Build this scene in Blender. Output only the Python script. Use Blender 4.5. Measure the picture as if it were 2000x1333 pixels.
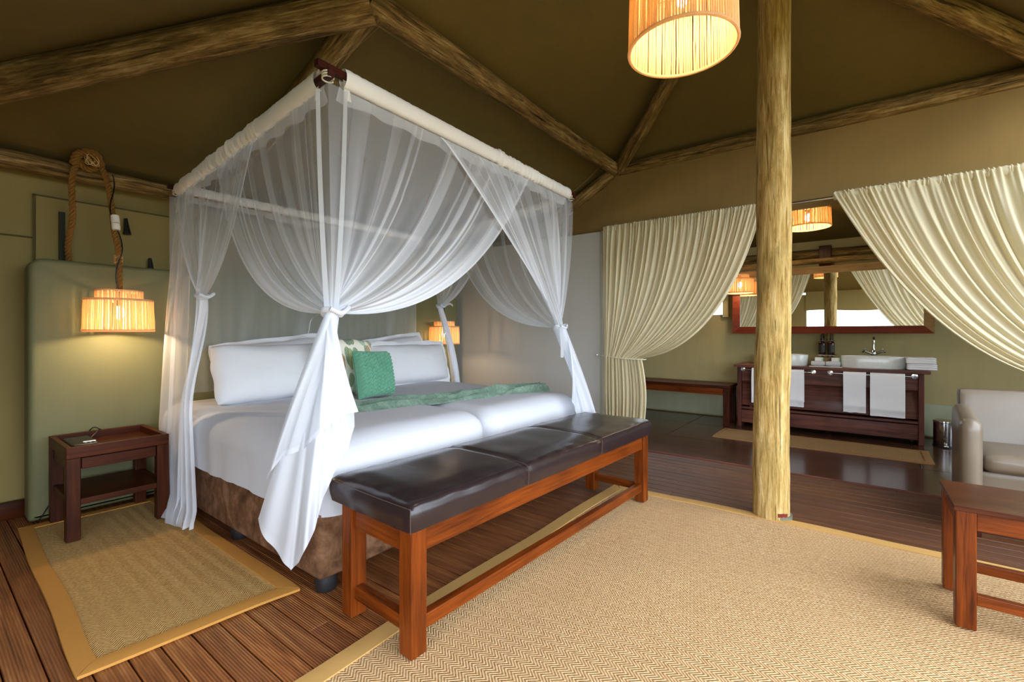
import bpy, bmesh, math, random
from mathutils import Vector, Matrix, noise, Quaternion
random.seed(7)
S = bpy.context.scene
C = S.collection
PI = math.pi
for o in list(bpy.data.objects): bpy.data.objects.remove(o)

# ------------------------------------------------------------------ camera, sky, light, exposure
cam_d = bpy.data.cameras.new('camera'); cam = bpy.data.objects.new('camera', cam_d); C.objects.link(cam)
TH = math.atan2(681, 900)
cam.location = (0, 0, 1.12); cam.rotation_euler = (PI/2, 0, TH - PI/2)
cam_d.sensor_width = 36; cam_d.lens = 16.2; cam_d.shift_y = -0.00775; cam_d.clip_start = 0.02
S.camera = cam
W = bpy.data.worlds.new('sky'); S.world = W; W.use_nodes = True
SKY_COLOR = (0.80, 0.89, 1.0, 1); SKY_POWER = 4.2
bg = W.node_tree.nodes['Background']; bg.inputs[0].default_value = SKY_COLOR; bg.inputs[1].default_value = SKY_POWER
S.view_settings.view_transform = 'Standard'; S.view_settings.look = 'None'; S.view_settings.gamma = 1
S.view_settings.use_curve_mapping = False
S.view_settings.exposure = 1.05
try:
    S.cycles.transparent_max_bounces = 40; S.cycles.max_bounces = 10; S.cycles.diffuse_bounces = 6
    S.cycles.sample_clamp_indirect = 6; S.cycles.use_denoising = True
    S.cycles.caustics_reflective = False; S.cycles.caustics_refractive = False
except Exception: pass
BULB = 10.0      # watts of the pendant bulbs
def portal(loc, rot, sx, sy):
    l = bpy.data.lights.new('sky_portal', 'AREA'); l.shape = 'RECTANGLE'; l.size = sx; l.size_y = sy
    l.cycles.is_portal = True
    o = bpy.data.objects.new('sky_portal', l); o.location = loc; o.rotation_euler = rot; C.objects.link(o)
portal((-.97, -.1, .84), (0, -PI/2, 0), 1.7, 2.5)
portal((1.65, -1.32, 1.38), (PI/2, 0, 0), 5.2, 2.75)

# ------------------------------------------------------------------ helpers
def lin(c): return tuple(((v/255)/12.92 if v/255 <= .04045 else ((v/255+.055)/1.055)**2.4) for v in c) + (1,)
def wl(o):
    v = Vector((0, 0, 0))
    while o is not None: v = v + o.location; o = o.parent
    return v
def sm(me, angle=40):
    me.polygons.foreach_set('use_smooth', [True]*len(me.polygons))
    try: me.set_sharp_from_angle(angle=math.radians(angle))
    except Exception: pass
def ob(name, bm, mat, parent=None, smooth=True, loc=None, angle=40):
    """links bm (in world coordinates) as ONE mesh object under parent"""
    flat = any(f is bm for f in FLAT)
    base = Vector(loc) if loc is not None else Vector((0, 0, 0))
    if parent is not None: base = wl(parent)
    if base.length: bmesh.ops.translate(bm, verts=bm.verts, vec=-base)
    me = bpy.data.meshes.new(name); bm.normal_update(); bm.to_mesh(me); bm.free()
    if smooth and not flat: sm(me, angle)
    if mat is not None: me.materials.append(mat)
    o = bpy.data.objects.new(name, me); C.objects.link(o)
    if parent is not None: o.parent = parent
    elif loc is not None: o.location = base
    return o
def tag(o, label, cat, group=None, kind=None):
    o['label'] = label
    if cat: o['category'] = cat
    if group: o['group'] = group
    if kind: o['kind'] = kind
    return o
def thing(name, label, cat, loc, group=None, kind=None):
    o = bpy.data.objects.new(name, None); o.location = loc; o.empty_display_size = .1; C.objects.link(o)
    return tag(o, label, cat, group, kind)
def struct(o): o['kind'] = 'structure'; return o
def BM(): return bmesh.new()
def box(bm, x0, x1, y0, y1, z0, z1, bev=0.0, seg=2):
    r = bmesh.ops.create_cube(bm, size=1)
    for v in r['verts']:
        v.co = Vector(((x0+x1)/2 + v.co.x*(x1-x0), (y0+y1)/2 + v.co.y*(y1-y0), (z0+z1)/2 + v.co.z*(z1-z0)))
    if bev > 0:
        es = list({e for v in r['verts'] for e in v.link_edges})
        bmesh.ops.bevel(bm, geom=es, offset=bev, segments=seg, affect='EDGES', profile=.5)
    return bm
FLAT = []
def bx(*a, **k):
    b = box(BM(), *a, **k); FLAT.append(b); return b
def frames(pts):
    pts = [Vector(p) for p in pts]; T = []
    for i in range(len(pts)):
        a = pts[max(i-1, 0)]; b = pts[min(i+1, len(pts)-1)]; T.append((b-a).normalized())
    up = Vector((0, 0, 1)) if abs(T[0].z) < .9 else Vector((1, 0, 0))
    n = (up - T[0]*up.dot(T[0])).normalized(); out = []
    for i, t in enumerate(T):
        n = (n - t*n.dot(t)); n = n.normalized() if n.length > 1e-6 else t.orthogonal().normalized()
        out.append((pts[i], n, t.cross(n)))
    return out
def tube(bm, pts, r, n=8, cap=True, sx=1, sy=1):
    rr = r if isinstance(r, (list, tuple)) else [r]*len(pts); rings = []
    for (p, a, b), q in zip(frames(pts), rr):
        rings.append([bm.verts.new(p + a*math.cos(2*PI*k/n)*q*sx + b*math.sin(2*PI*k/n)*q*sy) for k in range(n)])
    for i in range(len(rings)-1):
        for k in range(n): bm.faces.new((rings[i][k], rings[i][(k+1) % n], rings[i+1][(k+1) % n], rings[i+1][k]))
    if cap:
        bm.faces.new(rings[0][::-1]); bm.faces.new(rings[-1])
    return bm
def lathe(bm, prof, n=32, c=(0, 0, 0), sx=1, sy=1):
    c = Vector(c); rings = []
    for r, z in prof:
        if r < 1e-5: rings.append([bm.verts.new(c + Vector((0, 0, z)))])
        else: rings.append([bm.verts.new(c + Vector((r*sx*math.cos(2*PI*k/n), r*sy*math.sin(2*PI*k/n), z))) for k in range(n)])
    for a, b in zip(rings, rings[1:]):
        for k in range(n):
            q = [a[k % len(a)], a[(k+1) % len(a)], b[(k+1) % len(b)], b[k % len(b)]]
            f = []
            for v in q:
                if v not in f: f.append(v)
            if len(f) > 2:
                try: bm.faces.new(f)
                except ValueError: pass
    return bm
def grid(bm, fn, nu, nv, closed=False):
    V = [[bm.verts.new(fn(i/nu, j/nv)) for j in range(nv+1)] for i in range(nu+1)]
    for i in range(nu):
        for j in range(nv): bm.faces.new((V[i][j], V[i+1][j], V[i+1][j+1], V[i][j+1]))
    return V
def path(ps, n=24):
    """Catmull-Rom through ps"""
    ps = [Vector(p) for p in ps]; q = [ps[0]*2-ps[1]] + ps + [ps[-1]*2-ps[-2]]; out = []
    for i in range(1, len(q)-2):
        for k in range(n):
            t = k/n; a, b, c, d = q[i-1], q[i], q[i+1], q[i+2]
            out.append(.5*((2*b) + (c-a)*t + (2*a-5*b+4*c-d)*t*t + (3*b-3*c+d-a)*t**3))
    out.append(ps[-1]); return out
def nz(x, y, z, s=1.0): return noise.noise(Vector((x*s, y*s, z*s)))
def lerp(a, b, t): return a + (b-a)*t
def sstep(a, b, x):
    t = min(1, max(0, (x-a)/(b-a))); return t*t*(3-2*t)
def interp(tab, x):
    for (a, va), (b, vb) in zip(tab, tab[1:]):
        if x <= b:
            t = (x-a)/(b-a) if b > a else 0
            return va + (vb-va)*max(0, t) if not isinstance(va, Vector) else va.lerp(vb, max(0, t))
    return tab[-1][1]

# ------------------------------------------------------------------ materials
class N:
    def __init__(s, name):
        s.m = bpy.data.materials.new(name); s.m.use_nodes = True; s.t = s.m.node_tree; s.t.nodes.clear()
        s.out = s.t.nodes.new('ShaderNodeOutputMaterial')
    def n(s, typ, **k):
        nd = s.t.nodes.new('ShaderNode'+typ)
        for a, v in k.items():
            if a.startswith('i_'):
                key = a[2:]; key = int(key) if key.isdigit() else key.replace('_', ' ')
                if hasattr(v, 'bl_idname') or hasattr(v, 'is_output'): s.t.links.new(v, nd.inputs[key])
                else: nd.inputs[key].default_value = v
            else: setattr(nd, a, v)
        return nd
    def math(s, op, a, b=0.0, c=0.0):
        nd = s.n('Math', operation=op)
        for i, v in enumerate((a, b, c)):
            if hasattr(v, 'is_output'): s.t.links.new(v, nd.inputs[i])
            else: nd.inputs[i].default_value = v
        return nd.outputs[0]
    def ramp(s, fac, stops):
        nd = s.n('ValToRGB'); s.t.links.new(fac, nd.inputs[0]); e = nd.color_ramp.elements
        while len(e) > 1: e.remove(e[-1])
        e[0].position = stops[0][0]; e[0].color = stops[0][1]
        for p, c in stops[1:]:
            x = e.new(p); x.color = c
        return nd.outputs[0]
    def mix(s, fac, a, b):
        nd = s.n('Mix', data_type='RGBA')
        for i, v in ((0, fac), (6, a), (7, b)):
            if hasattr(v, 'is_output'): s.t.links.new(v, nd.inputs[i])
            else: nd.inputs[i].default_value = v
        return nd.outputs[2]
    def obj(s): return s.n('TexCoord').outputs['Object']
    def scaled(s, vec, sc):
        nd = s.n('Mapping'); s.t.links.new(vec, nd.inputs[0]); nd.inputs['Scale'].default_value = sc; return nd.outputs[0]
    def noise(s, vec, scale, detail=4, rough=.6, dist=0):
        return s.n('TexNoise', i_Vector=vec, i_Scale=scale, i_Detail=detail, i_Roughness=rough, i_Distortion=dist).outputs['Fac']
    def bump(s, h, strength=.3, dist=.01):
        return s.n('Bump', i_Height=h, i_Strength=strength, i_Distance=dist).outputs[0]
    def done(s, color, rough=.7, normal=None, **k):
        p = s.n('BsdfPrincipled'); 
        for key, v in (('Base Color', color), ('Roughness', rough)):
            if hasattr(v, 'is_output'): s.t.links.new(v, p.inputs[key])
            else: p.inputs[key].default_value = v
        if normal is not None: s.t.links.new(normal, p.inputs['Normal'])
        for a, v in k.items(): p.inputs[a.replace('_', ' ')].default_value = v
        s.t.links.new(p.outputs[0], s.out.inputs[0]); return s.m
def rnd(a): return a.n('ObjectInfo').outputs['Random']

def plain(name, c, rough=.5, metallic=0, **k):
    a = N(name); v = a.noise(a.obj(), 30, 3)
    c = lin(c); col = a.mix(v, tuple(x*.88 for x in c[:3])+(1,), tuple(min(1, x*1.08) for x in c[:3])+(1,))
    return a.done(col, rough, Metallic=metallic, **k)
def wood(name, c1, c2, axis='z', rough=.35, grain=1.0, streak=None, coat=0.0):
    a = N(name); o = a.obj(); sc = {'x': (1.2, 22, 22), 'y': (22, 1.2, 22), 'z': (22, 22, 1.2)}[axis]
    off = a.n('VectorMath', operation='ADD'); a.t.links.new(o, off.inputs[0])
    comb = a.n('CombineXYZ'); r = a.math('MULTIPLY', rnd(a), 37.0)
    for i in range(3): a.t.links.new(r, comb.inputs[i])
    a.t.links.new(comb.outputs[0], off.inputs[1])
    v = a.scaled(off.outputs[0], sc)
    f = a.noise(v, 1.6*grain, 6, .65, .6); f2 = a.noise(v, 7*grain, 3, .6)
    big = a.noise(off.outputs[0], 3.0, 2)
    t = a.math('ADD', a.math('MULTIPLY', f, .75), a.math('MULTIPLY', f2, .25))
    t = a.math('ADD', t, a.math('MULTIPLY', a.math('SUBTRACT', big, .5), .35))
    st = [(.3, lin(c1)), (.7, lin(c2))]
    if streak: st.append((.82, lin(streak)))
    col = a.ramp(t, st)
    return a.done(col, rough, a.bump(f2, .12, .004), Coat_Weight=coat, Coat_Roughness=.15, Specular_IOR_Level=.16)
def log_mat(name, cols, scale=1.0):
    a = N(name); o = a.obj(); v = a.scaled(o, (1, 1, .10))
    off = a.n('VectorMath', operation='ADD', i_0=v); comb = a.n('CombineXYZ'); r = a.math('MULTIPLY', rnd(a), 17.0)
    for i in range(3): a.t.links.new(r, comb.inputs[i])
    a.t.links.new(comb.outputs[0], off.inputs[1]); v = off.outputs[0]
    f = a.noise(v, 58*scale, 8, .68, .5); f2 = a.noise(v, 20*scale, 5, .62, .4); p = a.noise(o, 5, 4)
    fine = a.noise(a.scaled(off.outputs[0], (1, 1, .45)), 120*scale, 5, .7)
    t = a.math('ADD', a.math('ADD', a.math('MULTIPLY', f, .42), a.math('MULTIPLY', f2, .36)), a.math('MULTIPLY', fine, .22))
    col = a.ramp(t, [(.36, lin(cols[0])), (.435, lin(cols[1])), (.515, lin(cols[2])), (.62, lin(cols[3]))])
    g = a.ramp(p, [(.45, (0, 0, 0, 1)), (.65, (1, 1, 1, 1))]); pd = a.ramp(a.noise(a.scaled(off.outputs[0], (1, 1, 3)), 7, 6, .75, .6), [(.52, (0, 0, 0, 1)), (.62, (1, 1, 1, 1))])
    col = a.mix(a.math('MULTIPLY', g, .45), col, lin(cols[4]))
    col = a.mix(a.math('MULTIPLY', a.math('MULTIPLY', pd, a.ramp(fine, [(.42, (0, 0, 0, 1)), (.56, (1, 1, 1, 1))])), .7), col, lin(cols[1]))
    cr = a.noise(a.scaled(off.outputs[0], (1, 1, .35)), 38*scale, 3, .5, 1.5)
    crack = a.ramp(cr, [(.30, (1, 1, 1, 1)), (.36, (0, 0, 0, 1))])
    col = a.mix(a.math('MULTIPLY', crack, .75), col, lin(cols[0]))
    h = a.math('SUBTRACT', t, a.math('MULTIPLY', crack, .25))
    return a.done(col, .85, a.bump(h, .9, .02), Specular_IOR_Level=.2)
def canvas(name, c, weave=420, rough=.85, trans=0.0, wrinkle=.12, var=.12):
    a = N(name); o = a.n('NewGeometry').outputs['Position']
    w = a.noise(a.scaled(o, (1, 1, 5)), weave/5, 2); b = a.noise(o, 1.3, 4, .55); s = a.noise(a.scaled(o, (6, 6, .7)), 2, 3)
    c = lin(c)
    k = a.math('ADD', a.math('MULTIPLY', b, .6), a.math('MULTIPLY', s, .4))
    col = a.mix(a.ramp(k, [(.3, (0, 0, 0, 1)), (.7, (1, 1, 1, 1))]), tuple(x*(1-var) for x in c[:3])+(1,), tuple(min(1, x*(1+var)) for x in c[:3])+(1,))
    h = a.math('ADD', a.math('MULTIPLY', w, .12), a.math('MULTIPLY', b, wrinkle*8))
    return a.done(col, rough, a.bump(h, .35, .02), Specular_IOR_Level=.25)
def cloth(name, c, trans=.35, rough=.9, weave=0, rib=None):
    a = N(name); o = a.obj(); c = lin(c)
    h = a.noise(o, 9, 4, .6)
    hh = a.math('MULTIPLY', h, .6)
    if rib: hh = a.math('ADD', hh, a.math('MULTIPLY', a.noise(a.scaled(o, rib), 11, 5, .6, .6), .5))
    if weave: hh = a.math('ADD', hh, a.math('MULTIPLY', a.noise(a.scaled(o, (1, 1, 3)), weave, 2), .25))
    nrm = a.bump(hh, .22, .02)
    col = a.mix(h, tuple(x*.95 for x in c[:3])+(1,), c)
    d = a.n('BsdfDiffuse', i_Color=col, i_Normal=nrm); t = a.n('BsdfTranslucent', i_Color=col, i_Normal=nrm)
    m = a.n('MixShader', i_0=trans); a.t.links.new(d.outputs[0], m.inputs[1]); a.t.links.new(t.outputs[0], m.inputs[2])
    a.t.links.new(m.outputs[0], a.out.inputs[0]); return a.m
def net_mat(name):
    a = N(name); at = a.n('Attribute', attribute_name='layers'); L = at.outputs['Fac']
    # each layer of net lets 74 percent of the light through
    thru = a.math('POWER', .74, L)
    c = lin((242, 246, 254))
    d = a.n('BsdfDiffuse', i_Color=c); t = a.n('BsdfTranslucent', i_Color=c)
    m = a.n('MixShader', i_0=.42); a.t.links.new(d.outputs[0], m.inputs[1]); a.t.links.new(t.outputs[0], m.inputs[2])
    tr = a.n('BsdfTransparent'); k = a.n('MixShader', i_0=thru)
    a.t.links.new(m.outputs[0], k.inputs[1]); a.t.links.new(tr.outputs[0], k.inputs[2])
    a.t.links.new(k.outputs[0], a.out.inputs[0]); return a.m
def rug_mat(name, c1, c2, c3, band=.036, line=.0095):
    a = N(name); o = a.n('NewGeometry').outputs['Position']; s = a.n('SeparateXYZ', i_0=o)
    x, y = s.outputs[0], s.outputs[1]
    tri = a.math('PINGPONG', x, band)                      # herringbone: bands run along y
    ph = a.math('ADD', y, a.math('MULTIPLY', tri, 1.15))
    f = a.math('FRACT', a.math('DIVIDE', ph, line*1.6))
    ridge = a.math('PINGPONG', f, .5)                      # 0..0.5
    ridge = a.math('MULTIPLY', ridge, 2.0)
    th = a.noise(a.scaled(o, (1, 1, 1)), 300, 2); sp = a.noise(o, 90, 3); big = a.noise(o, 1.6, 4); st = a.noise(a.scaled(o, (.5, 9, 1)), 1.5, 3)
    v = a.math('ADD', a.math('MULTIPLY', ridge, .5), a.math('MULTIPLY', sp, .7))
    v = a.math('ADD', v, a.math('MULTIPLY', a.math('SUBTRACT', th, .5), .35))
    col = a.ramp(v, [(.36, lin(c3)), (.58, lin(c1)), (.82, lin(c2))])
    t = a.math('ADD', a.math('MULTIPLY', big, .6), a.math('MULTIPLY', st, .4))
    col = a.mix(a.math('MULTIPLY', a.ramp(t, [(.35, (1, 1, 1, 1)), (.62, (0, 0, 0, 1))]), .45), col, lin(c1))
    h = a.math('ADD', a.math('MULTIPLY', ridge, 1.0), a.math('MULTIPLY', th, .5))
    return a.done(col, .9, a.bump(h, .7, .005), Specular_IOR_Level=.15)
def deck_mat(name):
    a = N(name); o = a.obj(); s = a.n('SeparateXYZ', i_0=o); r = rnd(a)
    g = a.math('PINGPONG', s.outputs[0], .0045); g = a.math('DIVIDE', g, .0045)
    off = a.n('VectorMath', operation='ADD', i_0=o); cb = a.n('CombineXYZ'); q = a.math('MULTIPLY', r, 31.0)
    for i in range(3): a.t.links.new(q, cb.inputs[i])
    a.t.links.new(cb.outputs[0], off.inputs[1])
    v = a.scaled(off.outputs[0], (24, 1.3, 1)); f = a.noise(v, 2, 6, .65, .5); w = a.noise(off.outputs[0], 4, 4)
    col = a.ramp(f, [(.3, lin((98, 50, 20))), (.52, lin((160, 94, 46))), (.72, lin((200, 138, 80)))])
    col = a.mix(a.math('MULTIPLY', r, .45), col, lin((104, 60, 36)))
    col = a.mix(a.math('MULTIPLY', a.math('SUBTRACT', 1.0, g), .45), col, lin((40, 20, 11)))
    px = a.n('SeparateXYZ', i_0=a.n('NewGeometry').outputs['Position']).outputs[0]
    toned = a.n('MapRange', i_0=px, i_1=1.2, i_2=3.2, i_3=0.0, i_4=.68).outputs[0]     # plank colour gets darker towards higher x
    col = a.mix(toned, col, lin((48, 27, 17)))
    rough = a.math('ADD', .30, a.math('MULTIPLY', w, .3))
    return a.done(col, rough, a.bump(a.math('ADD', a.math('MULTIPLY', g, 1.0), a.math('MULTIPLY', f, .3)), .55, .003))

M = {}
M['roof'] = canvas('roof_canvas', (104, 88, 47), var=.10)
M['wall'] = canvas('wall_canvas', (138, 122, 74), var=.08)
M['gable'] = canvas('gable_canvas', (134, 108, 62), var=.08)
M['bathwall'] = canvas('bath_canvas', (170, 156, 110), var=.07)
M['skirt'] = canvas('green_skirt_canvas', (160, 162, 134), var=.10)
M['head'] = canvas('green_upholstery', (108, 107, 74), rough=.6, var=.05, wrinkle=.06)
M['grey'] = canvas('grey_board', (184, 182, 175), rough=.5, var=.03, wrinkle=.03)
M['greyedge'] = plain('grey_edge', (168, 164, 150), .5)
LOGC = [(28, 19, 9), (86, 64, 32), (136, 107, 62), (190, 162, 112), (84, 78, 42)]
M['log'] = log_mat('weathered_log', LOGC)
M['pole'] = log_mat('pale_log', [(50, 35, 16), (138, 108, 54), (188, 156, 94), (218, 198, 146), (166, 148, 90)])
M['redwood_x'] = wood('red_wood_x', (56, 20, 4), (130, 60, 14), 'x', .36, 1, (172, 94, 32), .04)
M['redwood_y'] = wood('red_wood_y', (56, 20, 4), (130, 60, 14), 'y', .36, 1, (172, 94, 32), .04)
M['redwood_z'] = wood('red_wood_z', (56, 20, 4), (130, 60, 14), 'z', .36, 1, (172, 94, 32), .04)
M['darkwood_x'] = wood('dark_wood_x', (34, 12, 3), (84, 36, 10), 'x', .42, 1, (104, 52, 18), .02)
M['darkwood_y'] = wood('dark_wood_y', (34, 12, 3), (84, 36, 10), 'y', .42, 1, (104, 52, 18), .02)
M['darkwood_z'] = wood('dark_wood_z', (34, 12, 3), (84, 36, 10), 'z', .42, 1, (104, 52, 18), .02)
M['tabletop'] = wood('polished_table_top', (40, 16, 9), (88, 42, 24), 'y', .22, .7, None, .2)
M['vanity_y'] = wood('vanity_wood_y', (52, 24, 20), (128, 74, 58), 'y', .42, .8, (186, 154, 128), .1)
M['vanity_z'] = wood('vanity_wood_z', (52, 24, 20), (112, 60, 48), 'z', .42, .8, None, .1)
M['mirrorwood'] = wood('mirror_wood', (82, 30, 14), (120, 52, 28), 'y', .35)
M['mirrorwood_pale'] = wood('mirror_wood_pale', (120, 88, 52), (176, 146, 100), 'y', .5)
M['bar'] = wood('canopy_bar_wood', (40, 14, 10), (74, 30, 20), 'x', .3)
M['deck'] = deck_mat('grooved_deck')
M['board'] = wood('smooth_board', (48, 28, 19), (88, 56, 38), 'y', .22, .6, None, .4)
M['sub'] = plain('subfloor_dark', (14, 10, 8), .9)
M['rug'] = rug_mat('sisal_weave', (192, 154, 108), (222, 193, 150), (146, 103, 60), .025, .0088)
M['rug2'] = rug_mat('sisal_weave_small', (192, 150, 90), (224, 190, 130), (136, 98, 52), .030, .0078)
M['rug3'] = rug_mat('sisal_weave_bath', (150, 118, 78), (176, 144, 100), (104, 76, 46), .03, .009)
M['bind'] = canvas('rug_binding', (188, 146, 84), rough=.8, var=.06, wrinkle=.05)
M['bind2'] = canvas('rug_binding_ochre', (184, 130, 60), rough=.8, var=.06, wrinkle=.05)
M['bind3'] = canvas('rug_binding_bath', (140, 104, 64), rough=.8, var=.06, wrinkle=.05)
M['linen'] = cloth('white_linen', (209, 211, 218), .05, rib=(1.6, 1.6, .45))
M['pillow'] = cloth('white_pillow_linen', (218, 218, 221), .05, rib=(.8, 1, 1.2))
M['towel'] = cloth('white_towel', (246, 246, 250), .05, weave=160)
M['net'] = net_mat('sheer_white_net')
M['sleeve'] = cloth('white_sleeve_cotton', (252, 250, 248), .2)
M['hemcloth'] = cloth('white_cotton_hem', (232, 234, 240), .25)
M['curtain'] = cloth('cream_curtain_cotton', (238, 228, 196), .40, weave=260)
M['castor'] = plain('black_rubber', (26, 26, 28), .5)
M['black'] = plain('black_plastic', (12, 12, 13), .45)
M['chrome'] = plain('chrome', (215, 215, 218), .12, 1)
M['steel'] = plain('polished_steel', (190, 190, 192), .14, 1)
M['rail'] = plain('brushed_rail', (196, 190, 176), .3, 1)
M['ceramic'] = plain('white_ceramic', (226, 230, 228), .18)
M['tape'] = plain('white_tape', (232, 226, 212), .6)
M['twine'] = plain('pale_twine', (216, 178, 116), .9)
M['amber'] = plain('amber_bottle', (44, 16, 8), .15)
M['label'] = plain('dark_bottle_label', (28, 22, 20), .5)
M['white'] = plain('white_plastic', (238, 238, 234), .4)
M['soapgreen'] = plain('pale_green_card', (178, 220, 196), .6)
M['stone'] = plain('sand_stone', (150, 124, 88), .8)
M['zip'] = plain('dark_green_webbing', (38, 44, 26), .8)
M['seamline'] = plain('canvas_seam', (84, 74, 42), .9)
M['cord'] = plain('tieback_cord', (226, 218, 196), .8)
M['red'] = plain('faded_red_paint', (150, 58, 44), .7)
M['metalfoot'] = plain('grey_metal_shoe', (98, 104, 92), .6)

def mk_suede():
    a = N('brown_suede'); o = a.obj(); f = a.noise(o, 5, 6, .65, 1.5); f2 = a.noise(o, 16, 5, .6, .8)
    t = a.math('ADD', a.math('MULTIPLY', f, .6), a.math('MULTIPLY', f2, .4))
    col = a.ramp(t, [(.38, lin((76, 50, 32))), (.5, lin((106, 74, 50))), (.62, lin((136, 100, 74)))])
    return a.done(col, .9, a.bump(f2, .1, .01), Specular_IOR_Level=.2)
M['suede'] = mk_suede()
def mk_leather(name, c1, c2, rough, bmp=.12):
    a = N(name); o = a.obj(); f = a.noise(o, 6, 4, .6); p = a.noise(o, 130, 3, .6); w = a.noise(o, 5, 2, .5)
    col = a.mix(f, lin(c1), lin(c2))
    r = a.math('ADD', rough-.04, a.math('MULTIPLY', w, .08))
    h = a.math('ADD', a.math('MULTIPLY', p, .12), a.math('MULTIPLY', w, 1.0))
    return a.done(col, r, a.bump(h, bmp, .02))
M['leather'] = mk_leather('dark_brown_leather', (30, 21, 23), (47, 35, 37), .26, .05)
M['seam'] = plain('leather_seam', (70, 52, 44), .4)
M['taupe'] = mk_leather('taupe_leather', (98, 86, 71), (110, 97, 82), .34, .08)
def mk_jute(name, c1, c2):
    a = N(name); o = a.obj(); f = a.noise(o, 160, 3); col = a.mix(f, lin(c1), lin(c2))
    d = a.n('BsdfDiffuse', i_Color=col); t = a.n('BsdfTranslucent', i_Color=col); m = a.n('MixShader', i_0=.42)
    a.t.links.new(d.outputs[0], m.inputs[1]); a.t.links.new(t.outputs[0], m.inputs[2]); a.t.links.new(m.outputs[0], a.out.inputs[0])
    return a.m
M['jute'] = mk_jute('jute_cord', (216, 182, 134), (246, 222, 180))
M['rope'] = mk_jute('manila_rope', (126, 84, 38), (196, 146, 80))
def mk_bulb():
    a = N('lit_bulb'); e = a.n('Emission', i_Color=(1, .86, .66, 1), i_Strength=26.0); a.t.links.new(e.outputs[0], a.out.inputs[0]); return a.m
M['bulb'] = mk_bulb()
def mk_velvet(name, c1, c2, c3, sc=12, bs=.4):
    a = N(name); o = a.obj(); f = a.noise(o, sc, 5, .7, 1.0); g = a.noise(o, 90, 3)
    t = a.math('ADD', a.math('MULTIPLY', f, .7), a.math('MULTIPLY', g, .3))
    return a.done(a.ramp(t, [(.32, lin(c1)), (.5, lin(c2)), (.68, lin(c3))]), .85, a.bump(g, bs, .004), Sheen_Weight=.3)
M['throw'] = mk_velvet('sage_fleece', (66, 88, 74), (92, 116, 99), (124, 146, 129))
M['plait'] = mk_velvet('green_plait', (84, 142, 114), (96, 156, 126), (108, 168, 138), 3, .1)
def mk_leaf():
    a = N('leaf_print'); o = a.obj(); v = a.scaled(o, (1.3, 1, .5))
    vor = a.n('TexVoronoi', feature='F1', i_Vector=v, i_Scale=14.0); d = vor.outputs['Distance']; cc = vor.outputs['Color']
    sep = a.n('SeparateColor', i_0=cc).outputs[0]
    leafc = a.ramp(sep, [(.0, lin((70, 116, 62))), (.35, lin((134, 150, 56))), (.6, lin((40, 92, 62))), (.8, lin((178, 116, 44))), (.92, lin((150, 184, 150)))])
    for e in [n for n in a.t.nodes if n.type == 'VALTORGB']: e.color_ramp.interpolation = 'CONSTANT'
    wav = a.n('TexWave', i_Vector=v, i_Scale=36.0, i_Distortion=7.0).outputs['Fac']
    k = a.math('MULTIPLY', a.math('LESS_THAN', d, .57), a.math('GREATER_THAN', wav, .18))
    return a.done(a.mix(k, lin((232, 228, 212)), leafc), .85)
M['leaf'] = mk_leaf()
def mk_mirror():
    a = N('mirror_glass'); return a.done((.9, .92, .92, 1), .01, None, Metallic=1.0)
M['mirror'] = mk_mirror()
def mk_ground():
    a = N('dry_grass'); o = a.n('NewGeometry').outputs['Position']; f = a.noise(o, 1.5, 6)
    return a.done(a.ramp(f, [(.3, lin((72, 78, 40))), (.7, lin((122, 118, 72)))]), .95)
M['ground'] = mk_ground()
M['glass'] = None
def mk_glass():
    a = N('clear_window'); g = a.n('BsdfTransparent', i_Color=(.93, .95, .95, 1)); s = a.n('BsdfGlossy', i_Roughness=.02); m = a.n('MixShader', i_0=.06)
    a.t.links.new(g.outputs[0], m.inputs[1]); a.t.links.new(s.outputs[0], m.inputs[2]); a.t.links.new(m.outputs[0], a.out.inputs[0]); return a.m
M['glass'] = mk_glass()

# ------------------------------------------------------------------ roof geometry
ZR = 2.77
def zr_skirt(x, y):
    t = max(0, (y-1.96)/2.04)
    zl = ZR - .61*t
    tr = t/.534
    zrr = ZR - .57*min(tr, 1) - (.03*min(1, (t-.534)/.466) if t > .534 else 0)
    w = sstep(1.6, 4.36, x)
    return lerp(zl, zrr, w)
def zwest(x):
    d = 1.39-x
    return ZR - .386*min(d, 1.19) - (.2*(d-1.19) if d > 1.19 else 0)
ceil = thing('ceiling', 'dark olive canvas tent roof stretched over log rafters', 'roof', (2.87, .45, 2.77)); struct(ceil)
def panel(pts, zf, nu=24, nv=24, mat=None, wr=.012):
    a, b, c, d = [Vector((p[0], p[1], 0)) for p in pts]
    def fn(u, v):
        p = a.lerp(b, u).lerp(d.lerp(c, u), v)
        e = min(u, 1-u, v, 1-v)
        z = zf(p.x, p.y) + .09 + wr*nz(p.x, p.y, 3.1, 1.1)*min(1, e*6) - .02*math.sin(PI*u)*math.sin(PI*v)
        return Vector((p.x, p.y, z))
    bm = BM(); grid(bm, fn, nu, nv); bmesh.ops.remove_doubles(bm, verts=bm.verts, dist=1e-5)
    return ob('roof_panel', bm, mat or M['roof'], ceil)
RX0, RX1, RY0, RY1 = 1.39, 4.36, -1.05, 1.96
AP = (2.875, .455)
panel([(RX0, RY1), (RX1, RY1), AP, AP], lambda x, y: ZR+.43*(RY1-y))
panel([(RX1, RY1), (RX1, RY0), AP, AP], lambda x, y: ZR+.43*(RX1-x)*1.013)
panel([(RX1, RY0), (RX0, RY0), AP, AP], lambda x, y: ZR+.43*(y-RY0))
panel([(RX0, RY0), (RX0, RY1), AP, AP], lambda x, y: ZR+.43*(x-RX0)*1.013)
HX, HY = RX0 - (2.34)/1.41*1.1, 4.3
panel([(HX, HY), (6.9, HY), (RX1, RY1), (RX0, RY1)], zr_skirt, 40, 24)
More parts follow.
